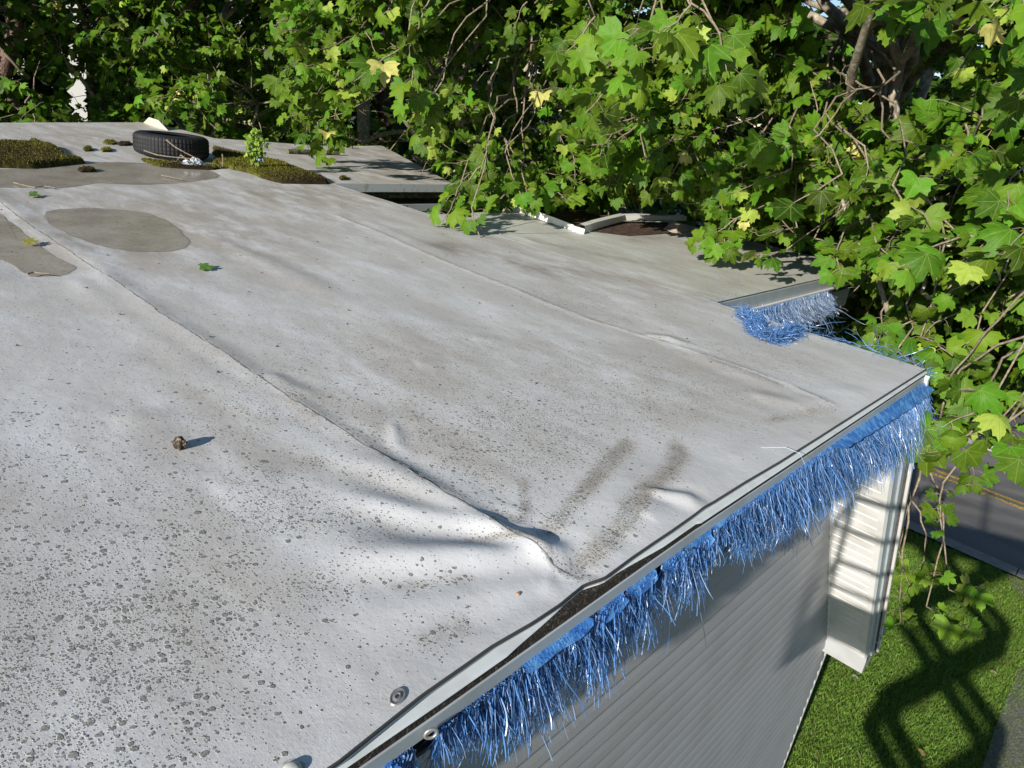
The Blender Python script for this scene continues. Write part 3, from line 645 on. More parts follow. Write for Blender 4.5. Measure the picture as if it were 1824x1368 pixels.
# ------------------------------------------------------------------ puddles
def puddles():
    m = bpy.data.materials.new('standing_water'); m.use_nodes = True; g = N(m); b = g.t.nodes['Principled BSDF']
    co = g.n('ShaderNodeTexCoord').outputs['Object']; n1 = g.noise(co, 5, 6, .65).outputs[0]; n2 = g.noise(co, 60, 4, .7).outputs[0]
    c = g.mix(g.rng(n1, .35, .65), (.33, .28, .225), (.42, .38, .32)); c = g.mix(g.math('MULTIPLY', g.rng(n2, .5, .7), .5), c, (.13, .11, .085))
    g.l(c, b.inputs['Base Color']); b.inputs['Roughness'].default_value = .55
    b.inputs['Coat Weight'].default_value = .75; b.inputs['Coat Roughness'].default_value = .10; b.inputs['Coat IOR'].default_value = 1.33
    tb = g.n('ShaderNodeBsdfTransparent'); mx = g.n('ShaderNodeMixShader'); e_ = g.attr('deep').outputs['Fac']; g.l(g.rng(g.math('ADD', e_, g.math('MULTIPLY', g.math('SUBTRACT', n1, .5), .8)), .05, .55), mx.inputs[0]); g.l(tb.outputs[0], mx.inputs[1]); g.l(b.outputs[0], mx.inputs[2]); g.l(mx.outputs[0], g.t.nodes['Material Output'].inputs['Surface'])
    for i, poly in enumerate(PUD):
        pp = np.array(poly); n = len(pp); q = []
        t = np.linspace(0, n, 120, endpoint=False)
        for tt in t:
            k = int(tt); f = tt - k; p0, p1, p2, p3 = pp[(k - 1) % n], pp[k % n], pp[(k + 1) % n], pp[(k + 2) % n]
            q.append(.5 * ((2 * p1) + (-p0 + p2) * f + (2 * p0 - 5 * p1 + 4 * p2 - p3) * f * f + (-p0 + 3 * p1 - 3 * p2 + p3) * f ** 3))
        q = np.array(q); q += .012 * np.c_[lownoise(q[:, 0], q[:, 1], 30, 5), lownoise(q[:, 0], q[:, 1], 30, 6)]
        c = q.mean(0); rings = [q + (c - q) * f for f in (-.02, .10, .25, .5, .8)]
        V = []
        for r_, up in zip(rings, (.0012, .0035, .0045, .0045, .0045)): V += [(x, y, -.0055 + up + .0008) for x, y in r_]
        V = [(x, y, max(z_, -.0035)) for x, y, z_ in V]
        V.append((c[0], c[1], -.0002)); m_ = len(q); mb = MB()
        fs = [(k * m_ + j, k * m_ + (j + 1) % m_, (k + 1) * m_ + (j + 1) % m_, (k + 1) * m_ + j) for k in range(4) for j in range(m_)] + [(4 * m_ + j, 4 * m_ + (j + 1) % m_, 5 * m_) for j in range(m_)]
        V = [(x, y, -.0048) for x, y, z_ in V]
        mb.add(V, fs); o = mb.build('puddle', m, None, True); o['kind'] = 'structure'; at = o.data.attributes.new('deep', 'FLOAT', 'POINT'); at.data.foreach_set('value', np.array([0.0] * m_ + [1.0] * (len(V) - m_), np.float32))
puddles()

# ------------------------------------------------------------------ blue tarp fringe
def ribbons(name, roots, lens, dirs, curl, width, cols, m, parent=None, seg=7, grav=.0, wob=.35, floor=None, seed=1):
    r = np.random.default_rng(seed); n = len(roots); p = np.array(roots, float); d = np.array(dirs, float); d /= np.linalg.norm(d, axis=1)[:, None]
    side = np.cross(d, r.normal(0, 1, (n, 3))); side /= np.linalg.norm(side, axis=1)[:, None]
    pts = [p.copy()]; step = (np.array(lens) / seg)[:, None]; bend = r.normal(0, 1, (n, 3)) * wob
    sides = [side.copy()]
    for k in range(seg):
        d = d + bend * .35 + np.array(curl) * (.3 if np.ndim(curl) == 1 else .3); d[:, 2] -= grav; d /= np.linalg.norm(d, axis=1)[:, None]
        if k % 2: bend = bend * .5 + r.normal(0, 1, (n, 3)) * wob * .7
        p = p + d * step
        if floor is not None: p[:, 2] = np.maximum(p[:, 2], floor(p))
        side = side + r.normal(0, .28, (n, 3)); side -= (side * d).sum(1)[:, None] * d; side /= np.linalg.norm(side, axis=1)[:, None]
        pts.append(p.copy()); sides.append(side.copy())
    Pn = np.stack(pts, 1); Sn = np.stack(sides, 1); W = (np.array(width)[:, None] * np.linspace(1, .55, seg + 1)[None, :])[:, :, None]
    A = Pn - Sn * W / 2; B = Pn + Sn * W / 2; V = np.stack([A, B], 2).reshape(n, -1, 3); m_ = 2 * (seg + 1)
    base = np.array([[2 * i, 2 * i + 1, 2 * i + 3, 2 * i + 2] for i in range(seg)]); T = (base[None] + (np.arange(n) * m_)[:, None, None]).reshape(-1, 4)
    col = np.repeat(cols, m_, 0)
    return npmesh(name, V.reshape(-1, 3), T, m, parent, col=col, smooth=False, nside=4)
def blues(n, r, white=.18):
    c = np.array([.075, .235, .56]) * (.5 + .95 * r.random((n, 1))); c = c * (1 - .18) + .18 * np.array([.30, .36, .44]) * r.random((n, 1)); k = r.random(n) < white; c[k] = np.array([.26, .40, .64]) * (.6 + .7 * r.random((k.sum(), 1)))
    k = r.random(n) < .12; c[k] *= .35; return c  # pale strands paint in highlights, darkened ones the shaded depth
def tarp_front():
    r = np.random.default_rng(11)
    t = thing('blue_tarp', 'shredded bright blue tarp fringe hanging under the near roof edge', 'tarp', (1.8, .56, -.07))
    # woven sheet remains
    def sheet(x0, x1, d0, d1, sweep=0.0, out=0.02):
        mb = MB(); n = max(int((x1 - x0) / .012), 8); k = 8; vs = []
        for i in range(n + 1):
            x = x0 + (x1 - x0) * i / n; e = max(0.0, math.sin(math.pi * i / n)) ** .35; drop = (d0 + (d1 - d0) * i / n) * (.6 + .4 * e) * (.92 + .08 * math.sin(x * 70) * math.sin(x * 31))
            for j in range(k + 1):
                f = j / k; vs.append((x + sweep * f * f + .004 * math.sin(f * 6 + x * 30), .559 + float(dyf(x)) - out * f + .0018 * math.sin(x * 55 + f * 3) * f, -.055 - drop * f))
        mb.add(vs, [(i * (k + 1) + j, (i + 1) * (k + 1) + j, (i + 1) * (k + 1) + j + 1, i * (k + 1) + j + 1) for i in range(n) for j in range(k)]); mb.build('sheet', M_tarp, t, True)
    sheet(-2.3, .52, .018, .022); sheet(.80, 1.0, .008, .018); sheet(1.03, 1.12, .035, .03); sheet(1.13, 1.24, .02, .03); sheet(1.27, 1.37, .02, .05); sheet(1.38, 1.50, .060, .045); sheet(1.50, 2.3, .010, .010, .02, .01); sheet(2.3, 3.43, .010, .075, .05, .04)
    # strands
    n = 27000; x = -.3 + 3.75 * r.random(n) ** .95; 
    cl = np.round(x / .021 + .35 * np.sin(x * 40)) ; cr = np.random.default_rng(5).random(4000); c1 = cr[(cl.astype(int) + 1000) % 4000]; c2 = cr[(cl.astype(int) * 7 + 2000) % 4000]; c3 = cr[(cl.astype(int) * 13 + 500) % 4000]
    L = np.interp(x, [-.3, .5, .62, .75, .9, 1.05, 1.0, 1.28, 1.42, 1.6, 2.0, 2.5, 3.0, 3.45], [.14, .14, .12, .14, .155, .17, .155, .14, .12, .16, .21, .24, .24, .18]) * (.35 + .75 * c1) * (.55 + .60 * r.random(n))
    gap = ((x > 1.24) & (x < 1.275)) | ((x > .555) & (x < .60) & (c3 > .3)); keep = ~gap
    st = np.interp(x, [0, .7, 1.0, 1.2, 1.38, 1.42, 1.5, 1.55, 2.2, 3.4], [.008, .004, .015, .02, .02, .05, .045, .006, .008, .06]) * (.3 + .9 * r.random(n))
    sw = np.interp(x, [.5, 1.3, 1.7, 2.4, 3.4], [.06, .05, .28, .55, .60])
    roots = np.c_[x + sw * st * .5, .558 + dyf(x) - st * .35 + r.normal(0, .004, n), -.055 - st]
    dirs = np.c_[sw + .55 * (c2 - .5) + r.normal(0, .09, n), -.12 - sw * .35 + .30 * (c3 - .5) + r.normal(0, .12, n), -np.ones(n)]
    curl = np.c_[-.10 * sw + .22 * (c3 - .5), .10 * (c2 - .5), -.12 * np.ones(n)]
    wd = .0011 + .0019 * r.random(n) ** 1.5; C0 = blues(n, r); whit = (x > 2.6) & (r.random(n) < .22); C0[whit] = np.array([.30, .42, .62]) * (.7 + .5 * r.random((whit.sum(), 1)))
    dirs[:, :2] *= .85; k = keep; ribbons('frayed_strands', roots[k], L[k], dirs[k], curl[k], wd[k], C0[k], M_strand, t, seg=10, wob=.30, grav=.15, seed=3)['kind'] = 'stuff'
    # long loose threads
    n = 26; x = .55 + 2.9 * r.random(n); roots = np.c_[x, np.full(n, .545), np.full(n, -.10)]
    ribbons('loose_threads', roots, .14 + .12 * r.random(n), np.c_[r.normal(.15, .2, n), r.normal(-.1, .12, n), -np.ones(n)], (0, 0, -.2), .0014 + .0008 * r.random(n), blues(n, r, .6), M_strand, t, seg=14, wob=.2, seed=4)['kind'] = 'stuff'
    # strands bristling at the roof corner and along the right edge
    n = 420; y = .57 + 1.03 * r.random(n) ** 1.6; roots = np.c_[3.425 + .01 * r.random(n), y, -.012 * np.ones(n) - .03 * r.random(n)]
    ribbons('edge_strands', roots, .02 + .04 * r.random(n), np.c_[r.normal(.55, .5, n), r.normal(-.3, .7, n), r.normal(.12, .45, n)], (0, 0, -.12), .0012 + .001 * r.random(n), blues(n, r, .3), M_strand, t, seg=8, wob=.45, seed=6)
    # thread lying over the roof edge
    pts = [U(1345, 797), U(1370, 797, .004), U(1400, 797, .012), U(1425, 808, .014), U(1433, 826, .006)] + [UY(1437, 850, .54), UY(1440, 880, .53)]
    mb = MB(); mb.tube(pts, .0007, 5); mb.build('loose_thread', mat('pale_thread', (.45, .55, .68), .4), t)
    # metal grommet
    p = UY(768, 1307, .548)
    mb = MB(); R_ = .0085; vs = []; n1, n2 = 28, 8
    for i in range(n1):
        a = 2 * math.pi * i / n1
        for j in range(n2):
            b = 2 * math.pi * j / n2; rr = R_ + .0028 * math.cos(b); vs.append((p[0] + rr * math.cos(a), p[1] + .0025 * math.sin(b) - .004 * math.cos(a), p[2] + rr * math.sin(a)))
    mb.add(vs, [(i * n2 + j, ((i + 1) % n1) * n2 + j, ((i + 1) % n1) * n2 + (j + 1) % n2, i * n2 + (j + 1) % n2) for i in range(n1) for j in range(n2)]); mb.build('grommet', M_steel, t, True)
tarp_front()
def tarp_notch():
    r = np.random.default_rng(21); t = thing('blue_tarp', 'faded blue tarp fringe hanging in the notch of the roof beside the tree', 'tarp', (4.3, 1.57, -.08))
    mb = MB(); xs = np.linspace(3.44, 4.98, 90); mb.add([(x, 1.556 - .012 * j, -.075 - .035 * j * (1 + .3 * math.sin(x * 40))) for x in xs for j in range(2)], [(2 * i, 2 * i + 2, 2 * i + 3, 2 * i + 1) for i in range(89)]); mb.build('sheet', M_tarp, t)
    n = 5200; x = 3.42 + 1.58 * r.random(n); L = np.interp(x, [3.4, 3.7, 4.2, 4.6, 5.0], [.09, .12, .13, .14, .12]) * (.5 + .8 * r.random(n))
    roots = np.c_[x, 1.552 + r.normal(0, .006, n), -.072 - .05 * r.random(n)]
    c = blues(n, r, .4); f = np.clip((x - 3.6) / .8, 0, 1)[:, None]; c = c * (1 - .6 * f) + np.array([.36, .42, .52]) * (.5 + .7 * r.random((n, 1))) * .6 * f
    ribbons('frayed_strands', roots, L, np.c_[r.normal(.05, .25, n), r.normal(-.35, .25, n), -np.ones(n)], (0, 0, -.05), .0018 + .0018 * r.random(n), c, M_strand, t, seg=6, wob=.35, seed=22)['kind'] = 'stuff'
    n = 60; x = 4.2 + .8 * r.random(n)
    ribbons('loose_threads', np.c_[x, np.full(n, 1.54), np.full(n, -.12)], .15 + .18 * r.random(n), np.c_[r.normal(.4, .4, n), r.normal(-.3, .3, n), -np.ones(n) * .7], (0, 0, -.05), np.full(n, .0022), blues(n, r, .9), M_strand, t, seg=10, wob=.4, seed=23)
tarp_notch()
def tarp_tuft():
    r = np.random.default_rng(31); path = np.array(px((1322, 562), (1342, 578), (1352, 596), (1372, 608), (1395, 604), (1418, 592))); wid = [.04, .06, .075, .06, .045, .04]
    t = thing('tarp_tuft', 'matted tuft of blue tarp threads lying on the roof by the notch', 'tarp scrap', (*path[3], .01))
    n = 5200; s = r.random(n) * 5; i = np.minimum(s.astype(int), 4); f = (s - i)[:, None]; c = path[i] * (1 - f) + path[i + 1] * f; wv = np.interp(s, range(6), wid)
    rr = r.normal(0, .42, (n, 2)); rr = np.clip(rr, -.9, .9); q = c + rr * wv[:, None] * .9; hz = .008 + .032 * np.exp(-(rr ** 2).sum(1) * 1.5) * r.random(n)
    ribbons('matted_threads', np.c_[q, hz], .022 + .035 * r.random(n), np.c_[r.normal(0, 1, n), r.normal(0, 1, n), r.normal(.15, .4, n)], (0, 0, -.15), .0018 + .0016 * r.random(n), blues(n, r, .16), M_strand, t, seg=6, wob=.55, floor=lambda p: .006 + 0 * p[:, 0], seed=32)['kind'] = 'stuff'
    mb = MB(); k = len(path); vs = []
    for j in range(k):
        a = path[min(j + 1, k - 1)] - path[max(j - 1, 0)]; a /= np.linalg.norm(a); nn = np.array([-a[1], a[0]])
        for w_, hz in ((-1, .004), (-.5, .016), (0, .022), (.5, .016), (1, .004)): q = path[j] + nn * wid[j] * .62 * w_; vs.append((q[0], q[1], hz + .004 * math.sin(j * 2 + w_ * 3)))
    mb.add(vs, [(j * 5 + i, (j + 1) * 5 + i, (j + 1) * 5 + i + 1, j * 5 + i + 1) for j in range(k - 1) for i in range(4)]); mb.build('tarp_core', M_tarp, t, True)
    n = 130; y = 1.62 - 1.0 * r.random(n) ** .8; 
    ribbons('edge_threads', np.c_[np.full(n, 3.40), y, np.full(n, .012)], .08 + .16 * r.random(n), np.c_[r.normal(.1, .5, n), r.normal(0, .8, n), r.normal(.25, .3, n)], (0, 0, -.22), np.full(n, .0018), blues(n, r, .3), M_strand, t, seg=10, wob=.5, floor=lambda p: np.where(p[:, 0] < 3.42, .010, -.06), seed=33)
tarp_tuft()

# ------------------------------------------------------------------ tyre
def tyre():
    c = U(307, 288); d = np.array([c[0], c[1]]); d = d / np.linalg.norm(d); ctr = c[:2] + d * .275
    t = thing('car_tyre', 'old black car tyre lying flat on the roof among mossy debris', 'tyre', (ctr[0], ctr[1], .012))
    R, W = .345, .205; prof = [(.215, .012), (.222, .002), (.25, -.002), (.30, .0), (.325, .012), (.338, .026), (.3445, .045)]
    for g_ in (.068, .107, .147): prof += [(R, g_ - .004), (R - .008, g_ - .003), (R - .008, g_ + .003), (R, g_ + .004)]
    prof += [(.3445, W - .045), (.338, W - .026), (.325, W - .012), (.30, W), (.272, W + .003), (.268, W), (.25, W + .002), (.222, W - .004), (.212, W - .014), (.222, W - .022), (.27, W - .018), (.315, W - .05), (.322, W / 2), (.315, .05), (.27, .018), (.215, .012)]
    n = 180; vs = []; m = len(prof)
    for k in range(n):
        a = 2 * math.pi * k / n
        for (r, z_) in prof:
            rr = r
            if r > .337 and (k % 3 == 0): rr = r - .0045
            vs.append((rr * math.cos(a), rr * math.sin(a), z_))
    mb = MB(); mb.add(vs, [(k * m + j, ((k + 1) % n) * m + j, ((k + 1) % n) * m + j + 1, k * m + j + 1) for k in range(n) for j in range(m - 1)])
    o = mb.build('tyre_carcass', M_tyre, None, False); o.parent = t; o.scale = (.82, .82, .82)
    t.rotation_euler = (math.radians(-1.5), math.radians(1.0), 0)
    return ctr
tyc = tyre()

# ------------------------------------------------------------------ moss
def moss(name, outline, hmax, label, nf=2500, seed=1, dark=.4, group=None, blade=.012, tall=None):
    r = np.random.default_rng(seed); poly = np.array(outline); c = poly.mean(0)
    gx = np.linspace(poly[:, 0].min() - .02, poly[:, 0].max() + .02, 70); gy = np.linspace(poly[:, 1].min() - .02, poly[:, 1].max() + .02, 50); X, Y = np.meshgrid(gx, gy)
    sc = max(np.ptp(poly[:, 0]), np.ptp(poly[:, 1]))
    def hz(X, Y):
        s = -sdpoly(X, Y, list(map(tuple, poly))) + .03 * sc * lownoise(X, Y, 14 / sc, seed); e = np.clip(s / (hmax * 1.1), 0, 1)
        return np.where(s > 0, hmax * np.sqrt(np.clip(e * (2 - e), 0, 1)) * (.72 + .3 * lownoise(X, Y, 3.5 / sc, seed + 2) + .12 * lownoise(X, Y, 22 / sc, seed + 3)), -.02)
    Z = hz(X, Y)
    idx = np.arange(X.size).reshape(X.shape); T = np.stack([idx[:-1, :-1], idx[:-1, 1:], idx[1:, 1:], idx[1:, :-1]], -1).reshape(-1, 4); T = T[(Z.ravel()[T] > -.01).any(1)]
    def cols(X, Y, k):
        a = lownoise(X, Y, 4 / sc, seed + 5) + dark + .25 * r.normal(0, 1, X.shape); a = np.clip(a * 1.7 + .15, 0, 1)[:, None]
        return (np.array([.17, .175, .022]) * (1 - a) + np.array([.050, .036, .018]) * a) * k
    V = np.c_[X.ravel(), Y.ravel(), np.maximum(Z.ravel(), -.004)]
    o = npmesh(name, V, T, M_moss, None, col=cols(X.ravel(), Y.ravel(), .7), nside=4)
    x = r.uniform(gx[0], gx[-1], nf * 3); y = r.uniform(gy[0], gy[-1], nf * 3); z = hz(x, y); k = z > .001; x, y, z = x[k][:nf], y[k][:nf], z[k][:nf]; n = len(x)
    ts = thing(name, label, 'moss', (c[0], c[1], 0), group); o.name = 'cushion'; o.parent = ts; o.matrix_parent_inverse = Matrix.Translation(ts.location).inverted()
    ribbons('moss_shoots', np.c_[x, y, z - .003], blade * (.5 + .9 * r.random(n)), np.c_[r.normal(0, .5, n), r.normal(0, .5, n), np.ones(n)], (0, 0, 0), np.full(n, .0045) * (.6 + .6 * r.random(n)), cols(x, y, 1.0) * (.6 + .8 * r.random((n, 1))), M_moss, ts, seg=2, wob=.4, seed=seed + 9)['kind'] = 'stuff'
    return ts
moss('moss_bed', px((-90, 300), (-60, 264), (0, 256), (50, 258), (92, 262), (112, 270), (118, 284), (152, 287), (148, 291), (60, 300), (0, 297)), .055, 'thick yellow-green moss bed over an old slab at the left roof side', 9000, 41, .50, blade=.011)
moss('moss_bank', px((378, 262), (400, 270), (440, 280), (490, 292), (540, 306), (572, 318), (576, 326), (545, 327), (500, 325), (465, 318), (440, 308), (405, 299), (382, 290)), .048, 'long bank of brown and bright green moss running right of the tyre', 8000, 42, .45, blade=.014)
moss('moss_fringe', px((250, 283), (280, 287), (330, 292), (380, 296), (405, 300), (380, 302), (330, 300), (285, 296), (262, 290)), .02, 'thin strip of moss and soil in front of the tyre foot', 1800, 43, .4)
for i, (a, b, lab) in enumerate(((158, 9, 'left'), (195, 11, 'mid'), (228, 14, 'dark'), (156, 17, 'wet'), (65, 8, 'tiny'), (622, 8, 'right'))):
    X0, Y0 = [(157, 266), (190, 267), (222, 257), (155, 303), (60, 251), (622 - 10, 318)][i]
    lab = ['small flat moss cushion nearest the moss bed, left of two', 'small moss cushion between its twin and the tyre', 'dark flat moss cushion touching the left side of the tyre', 'dark brown moss clod lying in the shallow puddle', 'tiny moss speck on the pale roof behind the moss bed', 'lone moss clod on the far roof edge beyond the moss bank'][i]
    moss('moss_cushion', px((X0 - b, Y0), (X0 - b * .5, Y0 - 3), (X0 + b * .6, Y0 - 3), (X0 + b, Y0 + 1), (X0 + b * .4, Y0 + 3), (X0 - b * .6, Y0 + 3)), .02 if i != 4 else .012, lab, 350, 50 + i, .3 + .3 * (i in (2, 3)), 'small moss cushions on the roof', blade=.01)
# extra cushion from pair behind
moss('moss_cushion', px((183, 254), (190, 251), (204, 252), (210, 256), (200, 258), (188, 257)), .02, 'greenest small cushion on the roof straight behind the pair of cushions', 350, 60, .0, 'small moss cushions on the roof', blade=.01)
# mossy timber on far roof
a, b = U(512, 274), U(602, 277); mb = MB(); q = [a + (b - a) * t + np.array([0, 0, .022 + .004 * math.sin(t * 9)]) for t in np.linspace(0, 1, 14)]
mb.tube(q, [random.uniform(.022, .034) for i in range(14)], 8); tag(mb.build('timber_offcut', mat('mossy_timber', (.10, .085, .055), .95, noise=(30, (.13, .14, .06), .4, .6), bump=(80, .9, .01))), 'dark mossy length of timber lying on the far roof part', 'timber')
# twigs in front of the tyre
TW = [([(296, 249), (312, 262), (330, 272), (352, 283)], .03, 'thin dead twig leaning against the tyre tread', [.12, .09, .05, .01]),
      ([(256, 268), (280, 276), (300, 279), (322, 281), (345, 283)], .03, 'long pale twig crossing low in front of the tyre', [.06, .05, .04, .03, .02]),
      ([(322, 276), (335, 286), (352, 297)], .03, 'thickest short twig below the tyre front', [.04, .03, .01]),
      ([(322, 277), (314, 288), (290, 291), (262, 291)], .03, 'forked twig lying flat on debris before the tyre', [.04, .01, .01, .01]),
      ([(396, 275), (397, 285), (396, 297)], .02, 'short upright dead stem right of the tyre', [.10, .05, .0]),
      ([(288, 312), (310, 317), (324, 320)], .01, 'reddish twig lying at the far puddle edge', [.006] * 3),
      ([(24, 325), (50, 332), (62, 334), (78, 331), (98, 335)], .01, 'thin twig lying near the left puddle edge', [.006] * 5),
      ([(48, 488), (60, 485), (88, 488)], .01, 'dark curled twig at the tip of the nearest puddle', [.008] * 3)]
for pts, _, lab, hz in TW:
    mb = MB(); q = [P(x, y, 6.36 - .04 * i_) if max(hz) > .02 else U(x, y, h_) for i_, ((x, y), h_) in enumerate(zip(pts, hz))]; q = [np.array([p_[0], p_[1], max(p_[2], .006)]) for p_ in q]
    mb.tube(q, list(np.linspace(.0055, .0025, len(q)) if max(hz) > .02 else np.linspace(.0035, .002, len(q))), 6); tag(mb.build('twig', M_twig), lab, 'twig', 'dead twigs on the roof')
# silver and blue scraps
for (X0, Y0, w_, cc, lab) in ((345, 292, 18, (.45, .48, .52), 'crumpled silver foil scrap beside the tyre foot'), (462, 292, 12, (.30, .42, .70), 'crumpled pale blue plastic scrap under the seedling')):
    p = U(X0, Y0 + 4); mb = MB(); n = 14; r = np.random.default_rng(X0); vs = []
    for i in range(n):
        for j in range(n): vs.append((p[0] + (i / n - .5) * w_ * .012 + r.normal(0, .004), p[1] + (j / n - .5) * .12 + r.normal(0, .004), .006 + max(0, .05 * math.sin(math.pi * i / n) * math.sin(math.pi * j / n) * (.6 + .8 * r.random()))))
    mb.add(vs, [(i * n + j, (i + 1) * n + j, (i + 1) * n + j + 1, i * n + j + 1) for i in range(n - 1) for j in range(n - 1)]); tag(mb.build('plastic_scrap', mat('scrap', cc, .3, spec=.7)), lab, 'scrap')
# lifted membrane flap at the far corner
a, b, c, d = U(256, 219), U(300, 233), P(266, 209, np.linalg.norm(U(256, 219) - [0, 0, H]) + .0), P(282, 214, np.linalg.norm(U(300, 233) - [0, 0, H]) + .1)
mb = MB(); mb.add([a, b, d, c, a + [0, .01, 0], b + [0, .01, 0], d + [0, .012, 0], c + [0, .012, 0]], [(0, 1, 2, 3), (7, 6, 5, 4), (2, 6, 7, 3), (0, 4, 5, 1), (1, 5, 6, 2), (3, 7, 4, 0)]); mb.build('lifted_flap', mat('old_cream_membrane', (.60, .56, .44), .6), bld)
# bent edge metal ----------------------------------------------------
def flashing():
    t = thing('edge_flashing', 'bent white metal edge strip torn loose and lying in a V under the tree', 'flashing', (*U(1040, 414)[:2], 0))
    mw = mat('old_white_metal', (.66, .66, .60), .45, noise=(9, (.50, .42, .32), .55, .75))
    def band(pts, hs, th=.004, nm='strip'):
        mb = MB(); vs = []
        for (x, y, lift), h_ in zip(pts, hs):
            p = U(x, y, lift); vs += [p, p + [0, 0, h_], p + [0, .05, h_ + .004], p + [0, .05, h_ - .002]]
        mb.add(vs, [(i * 4 + j, i * 4 + j + 1, (i + 1) * 4 + j + 1, (i + 1) * 4 + j) for i in range(len(pts) - 1) for j in range(3)]); mb.build(nm, mw, t)
    band([(914, 376, 0), (935, 382, .01), (965, 392, .01), (1000, 404, .006), (1021, 411, .004)], [.055, .055, .05, .045, .04])
    band([(1019, 412, .002), (1040, 417, .002)], [.035, .035], nm='torn_end')
    band([(1040, 416, .0), (1060, 409, .01), (1085, 401, .02), (1112, 393, .03)], [.055, .055, .05, .045])
    band([(1112, 393, .03), (1140, 392, .04), (1180, 392.5, .04), (1222, 393.5, .04)], [.04, .04, .035, .035])
    # torn cream membrane lifted at the right
    a = U(1182, 409, .01); mb = MB(); mb.add([U(1180, 409, .004), U(1196, 396, .05), U(1212, 397, .06), U(1231, 411, .006), U(1205, 416, .004)], [(0, 4, 3, 2, 1)]); mb.build('torn_membrane', mat('pinkish_membrane', (.66, .52, .42), .6, noise=(16, (.40, .20, .12), .55, .7)), t)
    # dark rusty patch behind the strip
    mb = MB(); q = [U(930, 380, .004), U(1020, 408, .004), U(1050, 412, .004), U(1120, 420, .004), U(1195, 415, .004), U(1190, 396, .012), U(1110, 394, .012), U(1090, 376, .03), U(950, 374, .02)]
    mb.add(q, [tuple(range(len(q)))]); o = mb.build('rusty_patch', mat('dark_rust', (.045, .025, .015), .9, noise=(22, (.16, .07, .03), .5, .68), bump=(50, .9, .02)), None)
    tag(o, 'dark rusty patch behind the bent edge strip', 'leaf litter', kind='stuff')
flashing()

# ------------------------------------------------------------------ leaves, sprays, trees
HALF = [(0, 1.0), (.09, .85), (.21, .79), (.24, .67), (.25, .55), (.40, .59), (.60, .64), (.57, .50), (.66, .40), (.56, .30), (.54, .20), (.72, .08), (.60, -.03), (.48, -.13), (.26, -.12), (.10, -.07)]
OUT = HALF + [(0, 0)] + [(-x, y) for x, y in HALF[:0:-1]]
OUT = np.array(OUT); OUT3 = None
def leaf_template(detail, curl, fold, seed):
    r = np.random.default_rng(seed); o = OUT.copy(); o += r.normal(0, .018, o.shape); n = len(o); mid = np.array([0, .22])
    if detail: V2 = np.concatenate([o, mid + (o - mid) * .55, [mid]])
    else:
        o = o[::1]; V2 = np.concatenate([o, [mid]])
    x, y = V2[:, 0], V2[:, 1]; rr = np.hypot(x, y - .15)
    z = -curl * rr ** 2 + fold * np.abs(x) + .05 * np.sin(x * 7 + seed) * np.sin(y * 6 + seed)
    V = np.c_[x, y, z]; T = []
    for i in range(n):
        j = (i + 1) % n
        if detail: T += [(i, n + i, n + j), (i, n + j, j), (n + i, 2 * n, n + j)]
        else: T += [(i, n, j)]
    return V, np.array(T)[:, ::-1], V2
TPL = {d: [leaf_template(d, c, f, i) for i, (c, f) in enumerate(((.30, .12), (.60, -.10), (.20, .40), (.90, .10), (.45, .60), (.10, .05)))] for d in (True, False)}
SUNV = -np.array(sd)
def palette(n, r):
    base = np.array([.080, .185, .010]) * (.42 + .80 * r.random((n, 1)))
    base[:, 0] *= (.8 + .6 * r.random(n)); y = r.random(n) < .045; base[y] = np.array([.26, .34, .05]) * (.8 + .4 * r.random((y.sum(), 1)))
    y = r.random(n) < .007; base[y] = (.50, .47, .14); y = r.random(n) < .15; base[y] *= .55; return base
def leaves_mesh(name, pos, tip, nrm, size, mat_, parent, detail, seed=0, cols=None):
    r = np.random.default_rng(seed); n = len(pos)
    tip = tip / np.linalg.norm(tip, axis=1)[:, None]; nrm = nrm - (nrm * tip).sum(1)[:, None] * tip; nrm /= np.linalg.norm(nrm, axis=1)[:, None] + 1e-9; sx = np.cross(tip, nrm)
    if cols is None: cols = palette(n, r)
    Vs, Ts, Us, Cs = [], [], [], []; o = 0; k = r.integers(0, 6, n)
    for q in range(6):
        m = np.nonzero(k == q)[0]
        if not len(m): continue
        V, T, V2 = TPL[detail][q]; s = size[m][:, None, None]
        W = pos[m][:, None, :] + s * (V[None, :, 0:1] * sx[m][:, None, :] * (.85 + .3 * r.random((len(m), 1, 1))) + V[None, :, 1:2] * tip[m][:, None, :] + V[None, :, 2:3] * nrm[m][:, None, :])
        Vs.append(W.reshape(-1, 3)); Ts.append((T[None] + (o + np.arange(len(m)) * len(V))[:, None, None]).reshape(-1, 3)); Us.append(np.tile(V2, (len(m), 1))); Cs.append(np.repeat(cols[m], len(V), 0)); o += len(m) * len(V)
    return npmesh(name, np.concatenate(Vs), np.concatenate(Ts), mat_, parent, uv=np.concatenate(Us), col=np.concatenate(Cs), smooth=detail)
def in_building(p, mrg=.03):
    x, y, z = p[..., 0], p[..., 1], p[..., 2]
    body = (x < 3.5) & (y > .5) & (y < 8 + .55 * (x - 1.9) + .15)
    body |= (x < 5.8) & (y > 1.5) & (y < 3.95); body |= (x < 5.2) & (y > 4.9) & (y < 7.9)
    slope = (y > .5) & (y < 3.9) & (x >= 3.4) & (x < 5.6) & (z < RK(x) + .25)
    return (body & (z < mrg)) | slope | ((x < 5.55) & (y > .5) & (y < 3.9) & (z < -2.4))
